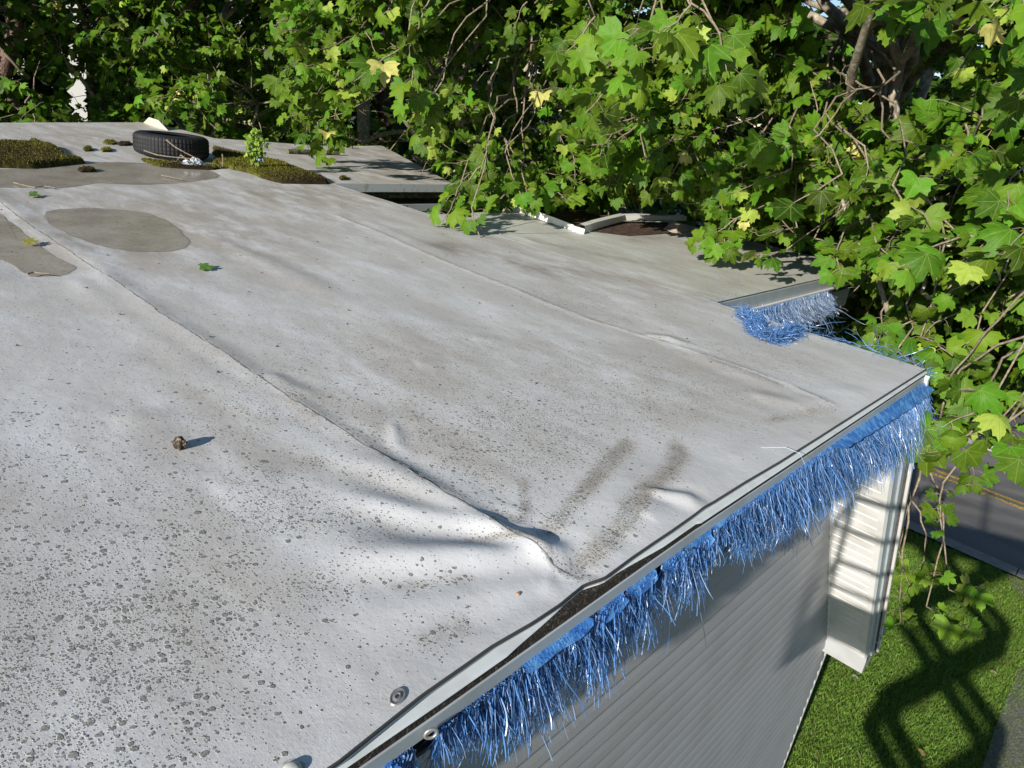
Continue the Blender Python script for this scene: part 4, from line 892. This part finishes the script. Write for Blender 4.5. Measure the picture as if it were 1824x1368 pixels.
def sprays(centers, axes, lens, nl, lsize, seed):
    """twigs with alternate leaves; returns leaf arrays and twig polylines"""
    r = np.random.default_rng(seed); pos, tip, nrm, sz, tw = [], [], [], [], []
    for c, a, L, s0_ in zip(centers, axes, lens, lsize):
        a = a / np.linalg.norm(a); side = np.cross(a, [0, 0, 1]); side /= np.linalg.norm(side) + 1e-6; p = c.copy(); pts = [p.copy()]; d = a.copy(); n = max(3, int(nl * (.7 + .6 * r.random())))
        for i in range(n):
            d = d + r.normal(0, .16, 3) + np.array([0, 0, -.03]); d /= np.linalg.norm(d); p = p + d * L / n; pts.append(p.copy())
            sg = 1 if i % 2 else -1; od = side * sg * (.9 + .4 * r.random()) + d * .5 + r.normal(0, .35, 3); od /= np.linalg.norm(od)
            pet = .35 * s0_ * (1 + r.random()); lp = p + od * pet
            tp = od * .8 + d * .3 + np.array([0, 0, -.6]) + r.normal(0, .5, 3)
            nn = SUNV * .5 + np.array([0, 0, .7]) + r.normal(0, .58, 3)
            s_ = s0_ * (.35 + .85 * math.sin(math.pi * (i + .8) / (n + 1.2))) * (.75 + .45 * r.random())
            pos.append(lp); tip.append(tp); nrm.append(nn); sz.append(s_); tw.append((p.copy(), lp, .0016))
        tw.append((pts, None, .0045 + .004 * L))
    return np.array(pos), np.array(tip), np.array(nrm), np.array(sz), tw
def twig_mesh(name, tw, m, parent, petioles=True):
    mb = MB()
    for a, b, r_ in tw:
        if b is None: k = len(a); mb.tube(a, list(np.linspace(r_, r_ * .4, k)), 4, False)
        elif petioles: mb.tube([a, (a + b) / 2 + [0, 0, .006], b], r_, 3, False)
    if mb.v: o = mb.build(name, m, parent, True); o['kind'] = 'stuff'; return o
def limb(mb, a, b, r0, r1, sag=.0, seed=0, n=9, wob=.12, k=7):
    r = np.random.default_rng(seed); a, b = np.array(a, float), np.array(b, float); L = np.linalg.norm(b - a); pts = []
    o1, o2 = r.normal(0, wob * L, 3), r.normal(0, wob * L * .5, 3)
    for i in range(n):
        t = i / (n - 1); pts.append(a + (b - a) * t + o1 * math.sin(math.pi * t) + o2 * math.sin(2 * math.pi * t) + np.array([0, 0, sag * L * math.sin(math.pi * t)]) + r.normal(0, .008 * L, 3) * (0 < i < n - 1))
    mb.tube(pts, list(r0 + (r1 - r0) * np.linspace(0, 1, n) ** .8), k, True); return pts
DARK = [(1585, 150, 120, 80, 7.6), (1330, 215, 75, 50, 7.6), (1690, 330, 75, 70, 6.8), (900, 110, 110, 55, 8.4), (1640, 590, 80, 55, 8.2), (1450, 180, 60, 60, 7.4), (1200, 290, 60, 40, 7.4), (470, 190, 60, 25, 10.6)]
GAPS = [(1410, 520, 125, 62, 9.5), (690, 300, 125, 52, 10.5), (1050, 402, 200, 40, 7.6), (1740, 930, 130, 110, 99), (560, 250, 60, 40, 9.4), (35, 50, 55, 60, 99), (140, 160, 30, 30, 99), (680, 205, 75, 60, 99), (1500, 10, 115, 88, 99), (1145, 5, 50, 34, 99), (1165, 392, 150, 62, 7.6), (1530, 540, 60, 45, 7), (1480, 60, 30, 60, 5), (1570, 130, 80, 60, 6.2)]
def make_tree(name, label, trunk, top, r0, region, dfun, nspray, lsz, L, seed, nl=7, nlimb=16, detail=False, group=None, zmax=9e9, bark=M_bark, crook=.05):
    r = np.random.default_rng(seed); cs = []
    ns = 0
    while len(cs) < nspray and ns < nspray * 60:
        ns += 1; x, y = r.uniform(region[0], region[2]), r.uniform(region[1], region[3])
        d0 = dfun(x, y); d0 += .55 * math.sin(x * .021 + seed) * math.sin(y * .026 + 2 * seed) + .35 * math.sin(x * .05 + y * .04 + seed)
        d = d0 + min(r.exponential(1.35), 4.5)
        bad = any(((x - gx) / gr) ** 2 + ((y - gy) / gq) ** 2 < (.75 + .5 * r.random()) and d < gd for gx, gy, gr, gq, gd in GAPS + DARK)
        # denser clumps, thinner between
        if bad: continue
        p = P(x, y, d); f_ = math.sin(p[0] * 3.3 + seed) * 1.1 + math.sin(p[1] * 3.0 + 2 * seed + p[2]) + math.sin(p[2] * 4.4 + 3 * seed + .7 * p[0])
        if f_ < (-.1 if seed == 101 else .5) and r.random() < .95: continue
        if in_building(p, .10) or p[2] < G + .5 or p[2] > zmax: continue
        cs.append(p)
    cs = np.array(cs); t0 = np.array(trunk, float); t1 = np.array(top, float)
    t = thing(name, label, 'tree', t0, group)
    mb = MB(); tp = limb(mb, t0, t1, r0, r0 * .45, 0, seed, 12, crook, 10); mb.build('trunk', bark, t, True)
    # limbs to anchors
    anc = cs[r.choice(len(cs), min(nlimb, len(cs)), replace=False)]
    for _ in range(3):
        ci = np.argmin(((cs[:, None] - anc[None]) ** 2).sum(2), 1); anc = np.array([cs[ci == i].mean(0) if (ci == i).any() else anc[i] for i in range(len(anc))])
    mbl = MB(); mbt = MB(); tp = np.array(tp)
    for i, a in enumerate(anc):
        ht = np.clip(a[2] - .6 - .35 * np.linalg.norm(a[:2] - t0[:2]), t0[2] + 1.5, t1[2]); j = np.argmin(abs(tp[:, 2] - ht)); mbl = MB(); pts = limb(mbl, tp[j], a, r0 * .32, .014,   .06, seed * 31 + i, 9, .08, 6)
        if in_building(np.array(pts), .08).any(): continue
        mbl.build('limb', bark, t, True)
        m_ = np.nonzero(ci == i)[0]
        for q in m_[: 14]:
            e = cs[q]; k = np.argmin([np.linalg.norm(e - p_) for p_ in pts[3:]]) + 3
            if np.linalg.norm(e - pts[k]) < 1.6: limb(mbt, pts[k], e, .010, .004, .05, seed * 77 + int(q), 5, .10, 4)
    mbt.build('branch', M_twig, t, True)['kind'] = 'stuff'
    # axis outwards from the trunk and towards the light
    ax = cs - np.array([t0[0], t0[1], 0]) * [1, 1, 0] - [0, 0, 0]; ax[:, 2] = r.normal(0, .3, len(cs)); ax = ax / (np.linalg.norm(ax, axis=1)[:, None] + 1e-6) * .7 + r.normal(0, .5, ax.shape) + np.array([-.35, -.2, 0])
    pos, tip, nrm, sz, tw = sprays(cs, ax, L * (.6 + .7 * r.random(len(cs))), nl, .86 * lsz * (.7 + .6 * r.random(len(cs))), seed + 1)
    k = ~in_building(pos - np.array([0, 0, .04]), .03) & (np.linalg.norm(pos - [0, 0, H], axis=1) > 2.4)
    q_ = (pos - [0, 0, H]) @ RM; dd = np.linalg.norm(q_, axis=1); ux_ = CX + F * q_[:, 0] / -q_[:, 2]; uy_ = CY - F * q_[:, 1] / -q_[:, 2]
    for gx, gy, gr, gq, gd in GAPS[:4] + GAPS[-8:] + DARK[:3]: k &= ~((((ux_ - gx) / gr) ** 2 + ((uy_ - gy) / gq) ** 2 < .55) & (dd < gd))
    cf = palette(k.sum(), r)
    leaves_mesh('foliage', pos[k], tip[k], nrm[k], sz[k], M_leaf if detail else M_leaf_far, t, detail, seed + 2, cf)
    twig_mesh('twig', [q for q in tw if q[1] is None or detail], M_twig, t)
    return t
def gpt(x, y, d): p = P(x, y, d); return (p[0], p[1], G - .05)
# behind the roof, left half
make_tree('plane_tree', 'broad leafy plane tree rising behind the roof and the tyre, at the left', gpt(330, 100, 13.5), P(350, -420, 13), .16, (-420, -420, 640, 290), lambda x, y: 9.9 + .0 * x + max(0, (150 - y)) * .002, 3400, .105, .55, 101, 8, 24, False, 'plane trees round the roof')
# middle: reaches over the roof between the far roof and the bent metal
make_tree('plane_tree', 'plane tree whose boughs hang over the far roof corner and the bent edge metal', gpt(900, 180, 10.5), P(940, -500, 9.5), .17, (560, -420, 1130, 395), lambda x, y: 6.7 - .0012 * (x - 560), 1700, .115, .5, 102, 8, 20, True, 'plane trees round the roof')
make_tree('plane_tree', 'plane tree with a crooked pale trunk filling the right of the picture above the notch', gpt(1585, 200, 8.5), P(1545, -420, 7.8), .20, (1080, -420, 1960, 520), lambda x, y: 5.7 - .0010 * (x - 1080), 2300, .125, .5, 103, 8, 22, True, 'plane trees round the roof', crook=.03)
TR3 = C.objects[-1]
while TR3.parent is not None: TR3 = TR3.parent
for pts, ds, r0, r1 in (([(1500, -90), (1545, 0), (1562, 50), (1590, 72), (1604, 112), (1592, 170), (1597, 250), (1590, 330), (1600, 420)], 6.2, .050, .022), ([(1604, 112), (1640, 60), (1700, 20), (1800, -60)], 6.1, .028, .02),
                       ([(1310, -80), (1335, 0), (1340, 60), (1300, 120), (1250, 190)], 7.6, .075, .03), ([(1700, 30), (1760, 60), (1824, 90), (1900, 130)], 5.6, .03, .02),
                       ([(1490, 330), (1525, 420), (1562, 490), (1582, 560)], 5.0, .010, .016), ([(1650, 395), (1652, 470), (1643, 522), (1672, 540), (1680, 560)], 4.9, .013, .008), ([(1780, 395), (1776, 450), (1781, 500)], 4.5, .009, .005), ([(1820, 428), (1760, 432), (1700, 436), (1640, 440)], 4.7, .009, .005)):
    mb = MB(); q = [P(x, y, ds + .05 * math.sin(i * 2.0)) for i, (x, y) in enumerate(pts)]; q2 = []
    for i in range(len(q) - 1):
        for f in (0, .33, .67): q2.append(q[i] * (1 - f) + q[i + 1] * f + np.array([random.gauss(0, .004) for _ in range(3)]))
    q2.append(q[-1]); mb.tube(q2, list(np.linspace(r0, r1, len(q2))), 9); mb.build('limb', M_bark, TR3, True)
make_tree('plane_tree', 'darker plane tree standing lower behind the notch towards the road', gpt(1700, 420, 10.5), P(1680, 60, 10), .13, (1330, 330, 2000, 690), lambda x, y: 7.2, 800, .12, .5, 104, 7, 14, False, 'plane trees round the roof')
make_tree('plane_tree', 'shaded plane tree seen in the dark gap beyond the far roof part', gpt(700, 200, 16), P(700, -300, 16), .18, (380, -300, 1250, 360), lambda x, y: 13.5, 800, .14, .7, 105, 8, 14, False, 'plane trees round the roof')
# hand-placed near boughs (real limbs that reach towards the roof)
def bough(label, base, specs, seed, group='near plane boughs'):
    """specs: (px,py,dist,leafsize,length,axis px dx,dy)"""
    t = thing('plane_bough', label, 'bough', P(*base), group); r = np.random.default_rng(seed); cs, ax, Ls, sz = [], [], [], []
    mb = MB()
    for i, (x, y, d, s_, L, dx, dy) in enumerate(specs):
        c = P(x, y, d); e = P(x + dx, y + dy, d - .1); a = e - c; a /= np.linalg.norm(a); cs.append(c); ax.append(a); Ls.append(L); sz.append(s_)
        mb = MB(); limb(mb, P(*base), c, .011, .004, .03, seed * 7 + i, 12, .07, 6); mb.build('branch', M_twig, t, True)
    pos, tip, nrm, s2, tw = sprays(np.array(cs), np.array(ax), np.array(Ls), 7, .76 * np.array(sz), seed)
    nrm = nrm * .8 + np.array([-.45, -.25, .1]); k = ~in_building(pos - np.array([0, 0, .05]), .02)
    leaves_mesh('foliage', pos[k], tip[k], nrm[k], s2[k], M_leaf, t, True, seed + 3); twig_mesh('twig', tw, M_twig, t); return t
bough('near bough of large bright leaves hanging highest left of the picture centre', (980, -160, 6.5), [(760, 10, 4.9, .15, .3, -60, 40), (700, 95, 4.9, .15, .34, -60, 30), (730, 100, 4.8, .15, .3, 10, 60), (790, 140, 4.9, .14, .3, -20, 60), (760, 190, 5.0, .14, .25, -10, 50)], 201)
bough('leafy bough whose tip rests on the roof left of the bent metal', (960, 60, 7.0), [(870, 250, 5.2, .13, .4, -30, 60), (850, 300, 5.0, .13, .4, -40, 60), (820, 330, 4.9, .12, .35, -30, 30), (840, 370, 4.7, .12, .3, 10, 30), (900, 270, 5.2, .12, .4, 10, 60), (880, 210, 5.1, .12, .4, -20, 60), (930, 310, 5.2, .12, .3, 20, 40)], 202)
bough('bough with big drooping leaves at the top just right of centre', (1200, -200, 5.2), [(1060, 30, 4.0, .15, .3, -30, 60), (1130, 60, 4.0, .15, .3, 10, 60), (1230, 10, 3.4, .15, .25, -30, 40), (1270, 40, 3.5, .15, .3, 10, 60), (1110, 120, 4.1, .15, .3, -30, 40), (1310, 70, 3.7, .15, .3, 10, 60), (1180, 20, 3.7, .15, .25, -40, 30)], 203)
bough('bough of the largest leaves cut by the top right picture edge', (1900, -260, 4.2), [(1700, -30, 3.1, .14, .3, -40, 30), (1790, -40, 3.0, .14, .3, 40, 30), (1650, -45, 3.3, .13, .2, 20, 10), (1850, 60, 3.4, .14, .3, 30, 40)], 204)
bough('bright bough over the middle right, in front of the dark wood', (1500, 60, 6.5), [(1460, 240, 4.6, .13, .35, -60, 40), (1540, 260, 4.4, .14, .35, 20, 50), (1500, 310, 4.3, .14, .35, -40, 30), (1590, 330, 4.2, .14, .35, 30, 30), (1410, 300, 4.7, .13, .35, -60, 40), (1640, 260, 4.4, .13, .35, 40, 20)], 205)
bough('bough with tips drooping over the roof edge above the notch', (1480, 150, 6.5), [(1330, 380, 4.9, .13, .35, -40, 30), (1300, 405, 4.9, .12, .25, -10, 20), (1420, 405, 4.8, .12, .3, -40, 10), (1400, 445, 4.6, .10, .22, -30, 6), (1450, 425, 4.7, .12, .3, 20, 0), (1270, 335, 5.2, .12, .3, 20, 20)], 206)
bough('bough reaching out low at the right picture edge above the road', (2000, 300, 5.5), [(1790, 400, 3.9, .14, .35, -60, 30), (1730, 420, 3.8, .14, .35, -60, 10), (1820, 300, 4.0, .14, .3, -40, 30), (1790, 480, 4.2, .12, .35, -60, 20), (1760, 540, 4.3, .12, .35, -60, 30), (1700, 560, 4.4, .12, .35, -30, 20)], 207)
bough('bough of mid green leaves just right of the notch', (1650, 250, 6.0), [(1560, 430, 4.5, .13, .3, 10, 40), (1570, 555, 4.3, .10, .24, 0, 16), (1560, 600, 4.2, .10, .22, 10, 20), (1600, 620, 4.1, .12, .3, 20, 30), (1640, 600, 4.2, .12, .3, 30, 10), (1500, 420, 4.6, .12, .3, -10, 30)], 208)
bough('bough of big sunlit leaves directly beside the roof corner', (1980, 520, 5.0), [(1700, 660, 3.7, .13, .3, -30, 20), (1680, 720, 3.7, .13, .3, -20, 30), (1780, 690, 3.6, .14, .3, -40, 30), (1740, 760, 3.7, .13, .3, -30, 30), (1790, 760, 3.7, .12, .25, 30, 20), (1715, 815, 3.9, .08, .2, 20, 20), (1680, 860, 4.0, .07, .25, -5, 40)], 209)
bough('low hanging dark bough over the lawn beside the gutter', (1640, 800, 5.6), [(1640, 1020, 5.6, .12, .3, 30, 20), (1605, 1040, 5.6, .12, .3, -10, 40), (1690, 1050, 5.5, .12, .3, 30, 20), (1650, 1080, 5.5, .12, .3, 30, 20), (1600, 980, 5.6, .10, .25, 10, 30)], 210)
# seedling on the moss
def seedling():
    b = U(455, 305); t = thing('seedling', 'small bright green seedling growing from the moss bank right of the tyre', 'seedling', b); mb = MB(); r = np.random.default_rng(9)
    pos, tip, nrm, sz = [], [], [], []
    for k in range(7):
        top = b + np.array([r.normal(0, .03), r.normal(0, .03), .20 + .16 * r.random()]); pts = limb(mb, b + [0, 0, .02], top, .004, .0018, 0, k, 8, .06, 5)
        for q in pts[3:]:
            for _ in range(5): pos.append(q + r.normal(0, .022, 3)); tip.append(r.normal(0, 1, 3) + [0, 0, -.3]); nrm.append(SUNV + r.normal(0, .5, 3)); sz.append(.018 + .016 * r.random())
    mb.build('stem', M_twig, t, True); n = len(pos); leaves_mesh('foliage', np.array(pos), np.array(tip), np.array(nrm), np.array(sz), M_leaf_far, t, False, 3, np.array([.20, .32, .04]) * (.7 + .6 * r.random((n, 1))))
seedling()
# fallen leaves on the roof
for i, (x, y, s_, c_, lab) in enumerate(((370, 479, .055, (.10, .20, .04), 'green leaf lying flat alone in the middle left of the roof'), (66, 352, .05, (.11, .19, .05), 'green leaf lying between the far puddle and the oval puddle'), (60, 434, .05, (.30, .28, .05), 'yellowing leaf floating on the nearest left puddle'))):
    p = U(x, y); leaves = leaves_mesh('fallen_leaf', np.array([[p[0] - .03, p[1], .012]]), np.array([[1., -.3, .05]]), np.array([[.1, -.2, 1.]]), np.array([s_ * 1.1]), M_leaf_far, None, False, i, np.array([c_]))
    tag(leaves, lab, 'leaf', 'fallen leaves on the roof')
# fine debris on the roof: crumbs
r = np.random.default_rng(77); n = 420; mbd = MB()
for i in range(n):
    x, y = r.uniform(-.2, 3.3), r.uniform(1.2, 8) ** 1.0; z0 = float(height(np.array([x]), np.array([y]))[0]) + .002; s_ = .002 + .005 * r.random() ** 2; a = r.random() * 6.28
    c_, s1 = math.cos(a) * s_, math.sin(a) * s_; mbd.add([(x - c_, y - s1, z0), (x + s1 * .5, y - c_ * .5, z0), (x + c_, y + s1, z0), (x - s1 * .5, y + c_ * .5, z0), (x, y, z0 + s_ * .7)], [(0, 1, 4), (1, 2, 4), (2, 3, 4), (3, 0, 4)])
tag(mbd.build('grit', mat('grit', (.07, .055, .04), .9)), 'scattered dark crumbs of debris over the roof membrane', 'grit', kind='stuff')

for i, (x, y, c_, lab) in enumerate(((1770, 1198, (.42, .36, .20), 'pale dry leaf on the lawn inside the lift shadow'), (1524, 1205, (.55, .55, .45), 'whitish leaf scrap on the grass below the boxed eave'), (1765, 1066, (.40, .33, .18), 'straw-coloured leaf near the kerb side of the lawn'), (1640, 1340, (.32, .22, .10), 'brown leaf on the grass at the bottom edge of the picture'))):
    p = U(x, y, G + .05); lf = leaves_mesh('fallen_leaf', np.array([p]), np.array([[1., .4 - i * .3, .1]]), np.array([[-.2, -.2, 1.]]), np.array([.06]), M_leaf_far, None, False, i + 20, np.array([c_])); tag(lf, lab, 'leaf', 'fallen leaves on the lawn')
# ------------------------------------------------------------------ far background
def woods():
    r = np.random.default_rng(55); n = 72000
    px_ = r.uniform(-900, 2700, n); d = r.uniform(17, 30, n); z = np.empty(n)
    pos = np.array([P(x, 150, dd) for x, dd in zip(px_, d)])
    top = np.interp(px_, [-1200, 900, 1100, 1250, 1480, 1540, 1700, 3000], [9, 8, 5.6, 5.6, 4.3, 4.8, 8, 9]) * (d / 24) * (.85 + .22 * np.sin(px_ * .013) + .10 * np.sin(px_ * .05 + d))
    pos[:, 2] = G + .2 + (top - G) * r.random(n) ** .8
    far = (abs(px_ - 140) < 22 * (1 + 0 * d)) & (abs(pos[:, 2] + 1) < 3.0); road = (pos[:, 0] > 12.2) & (pos[:, 0] < 19.5) & (pos[:, 1] < 14); k = ~far & ~road; pos = pos[k]; n = len(pos)
    s = .17 + .14 * r.random(n); nrm = SUNV * .4 + [0, 0, .5] + r.normal(0, .6, (n, 3)); c = np.array([.035, .080, .010]) * (.4 + .9 * r.random((n, 1)))  # leaf colour lowered so the wood looks shaded by nearer trees
    q = np.array([[0, 1], [-.5, .45], [-.85, .1], [-.4, -.25], [0, -.55], [.45, -.3], [.8, .2], [.4, .4]]); a = r.normal(0, 1, (n, 3)); nrm /= np.linalg.norm(nrm, axis=1)[:, None]; a = np.cross(a, nrm); a /= np.linalg.norm(a, axis=1)[:, None]; b = np.cross(nrm, a)
    V = pos[:, None] + s[:, None, None] * (q[None, :, 0:1] * a[:, None] + q[None, :, 1:2] * b[:, None]); T = (np.array([[0, 1, 7], [1, 2, 3], [1, 3, 7], [3, 4, 5], [3, 5, 7], [5, 6, 7]])[None] + (np.arange(n) * 8)[:, None, None]).reshape(-1, 3)
    o = npmesh('woods', V.reshape(-1, 3), T, M_leaf_far, None, col=np.repeat(c, 8, 0), smooth=False); tag(o, 'wood with shade-darkened leaves closing the view behind the plane trees', 'woods', kind='stuff')
    mb = MB()
woods()
# dark trunk at the far left and two more stems
for (x, y, d, r0, lab) in ((28, 60, 14.5, .16, 'reddish dark pine trunk at the far left above the moss bed'), (150, 170, 19, .10, 'slim dark trunk beside the white house glimpse'), (690, 120, 19, .2, 'shaded trunk in the dark gap behind the far roof')):
    t = thing('tall_tree', lab, 'tree', gpt(x, y, d)); mb = MB(); b = np.array(gpt(x, y, d)); limb(mb, b, b + [.3, .2, 11], r0, r0 * .6, 0, int(x), 12, .012, 9); mb.build('trunk', mat('pine_bark', (.10, .06, .045), .9, noise=(12, (.20, .13, .10), .45, .65), bump=(25, .8, .03)), t, True)
    mb = MB()
    for k in range(6): mb = MB(); limb(mb, b + [.15, .1, 4 + k * 1.1], b + [random.uniform(-1.6, 1.6), random.uniform(-1.6, 1.6), 4.4 + k * 1.1 + random.random()], .035, .008, .03, k + int(x), 7, .08, 5); mb.build('limb', M_twig, t, True)
def house():
    c = P(130, 158, 34); t = thing('house', 'small white house glimpsed through the leaves at the far left', 'house', (c[0], c[1], G)); wl = mat('white_render', (.80, .80, .78), .7); 
    d = np.array([c[0], c[1]]); d /= np.linalg.norm(d); s = np.array([-d[1], d[0]])
    def q(u, v, z): p = np.array([c[0], c[1]]) + s * u + d * v; return (p[0], p[1], z)
    W, D, z0, z1, zr = 2.6, 6, G, .9, 2.6
    mb = MB(); mb.add([q(-W, 0, z0), q(W, 0, z0), q(W, D, z0), q(-W, D, z0), q(-W, 0, z1), q(W, 0, z1), q(W, D, z1), q(-W, D, z1), q(0, 0, zr), q(0, D, zr)], [(0, 1, 5, 4), (4, 5, 8), (1, 2, 6, 5), (2, 3, 7, 6), (6, 7, 9), (3, 0, 4, 7)]); mb.build('wall', wl, t)
    mb = MB(); e = .3; mb.add([q(-W - e, -e, z1 - .2), q(0, -e, zr + .05), q(0, D + e, zr + .05), q(-W - e, D + e, z1 - .2), q(W + e, -e, z1 - .2), q(W + e, D + e, z1 - .2)], [(0, 1, 2, 3), (1, 4, 5, 2)]); mb.build('roof', mat('dark_roof', (.09, .085, .08), .9), t)
    f = MB(); g2 = MB()
    for u in (-1.4, .6):
        for z_ in (-3.8, -1.2):
            f.add([q(u - .06, -.03, z_ - .06), q(u + .86, -.03, z_ - .06), q(u + .86, -.03, z_ + 1.26), q(u - .06, -.03, z_ + 1.26)], [(0, 1, 2, 3)]); o = f.build('window', mat('frame', (.5, .5, .48), .6), t); f = MB()
            g2.add([q(u, -.05, z_), q(u + .8, -.05, z_), q(u + .8, -.05, z_ + 1.2), q(u, -.05, z_ + 1.2)], [(0, 1, 2, 3)]); g2.build('pane', mat('dark_glass', (.03, .035, .04), .1), o); g2 = MB()
house()

# ------------------------------------------------------------------ the scissor lift the picture was taken from (outside the frame; its shadow falls on lawn and road)
def scissor_lift():
    t = thing('scissor_lift', 'scissor lift carrying the viewer beside the building, out of frame', 'lift', (0, -1.1, G)); my = mat('lift_steel', (.25, .25, .26), .5, metal=.3)
    l = np.array([-.43, .903, 0]); wd = np.array([.999, .04, 0]); T0 = np.array([-.10, -1.10, 0.0]); half = .65; st = .80; zb = -4.53
    mb = MB()
    def beam(a, b, w=.072): mb.tube([a, b], w, 4)
    k = 0; z = zb
    while z < -.9:
        for s in (-.24, .24):
            beam(T0 + l * -half + wd * s + [0, 0, z], T0 + l * half + wd * s + [0, 0, z + st]); beam(T0 + l * half + wd * s + [0, 0, z], T0 + l * -half + wd * s + [0, 0, z + st])
        for e in (-half, half): beam(T0 + l * e - wd * .32 + [0, 0, z], T0 + l * e + wd * .32 + [0, 0, z], .035)
        z += st
    mb.build('scissor_arm', my, t)
    zt = z
    def slab(u0, u1, v0, v1, z0, z1, nm):
        m2 = MB(); c = [T0 + l * u + wd * v + [0, 0, zz] for zz in (z0, z1) for u, v in ((u0, v0), (u1, v0), (u1, v1), (u0, v1))]; m2.add(c, [(0, 3, 2, 1), (4, 5, 6, 7), (0, 1, 5, 4), (1, 2, 6, 5), (2, 3, 7, 6), (3, 0, 4, 7)]); m2.build(nm, my, t)
    slab(-1.0, 1.4, -.36, .36, zt, zt + .10, 'platform'); slab(-.75, .75, -.38, .38, G + .12, G + .70, 'chassis')
    for u0, u1, v0, v1 in ((-1, 1.4, -.37, -.35), (-1, 1.4, .35, .37), (-1, -.98, -.36, .36), (1.38, 1.4, -.36, .36)): slab(u0, u1, v0, v1, zt + .10, zt + .25, 'toe_board')
    mb = MB(); 
    for v in (-.36, .36):
        for zz in (.6, 1.1): beam(T0 + l * -1 + wd * v + [0, 0, zt + zz], T0 + l * 1.4 + wd * v + [0, 0, zt + zz], .02)
        for u in (-1, -.2, .6, 1.4): beam(T0 + l * u + wd * v + [0, 0, zt], T0 + l * u + wd * v + [0, 0, zt + 1.1], .02)
    for u in (-1, 1.4):
        for zz in (.6, 1.1): beam(T0 + l * u - wd * .36 + [0, 0, zt + zz], T0 + l * u + wd * .36 + [0, 0, zt + zz], .02)
    mb.build('guard_rail', my, t)
    for u in (-.55, .55):
        for v in (-.36, .36):
            m2 = MB(); c = T0 + l * u + wd * v + [0, 0, G + .15]; m2.tube([c - wd * .05, c + wd * .05], .15, 16); m2.build('wheel', M_tyre, t)
    print('platform z', zt)
scissor_lift()
print('objects', len(C.objects), 'verts', sum(len(o.data.vertices) for o in C.objects if o.type == 'MESH'))
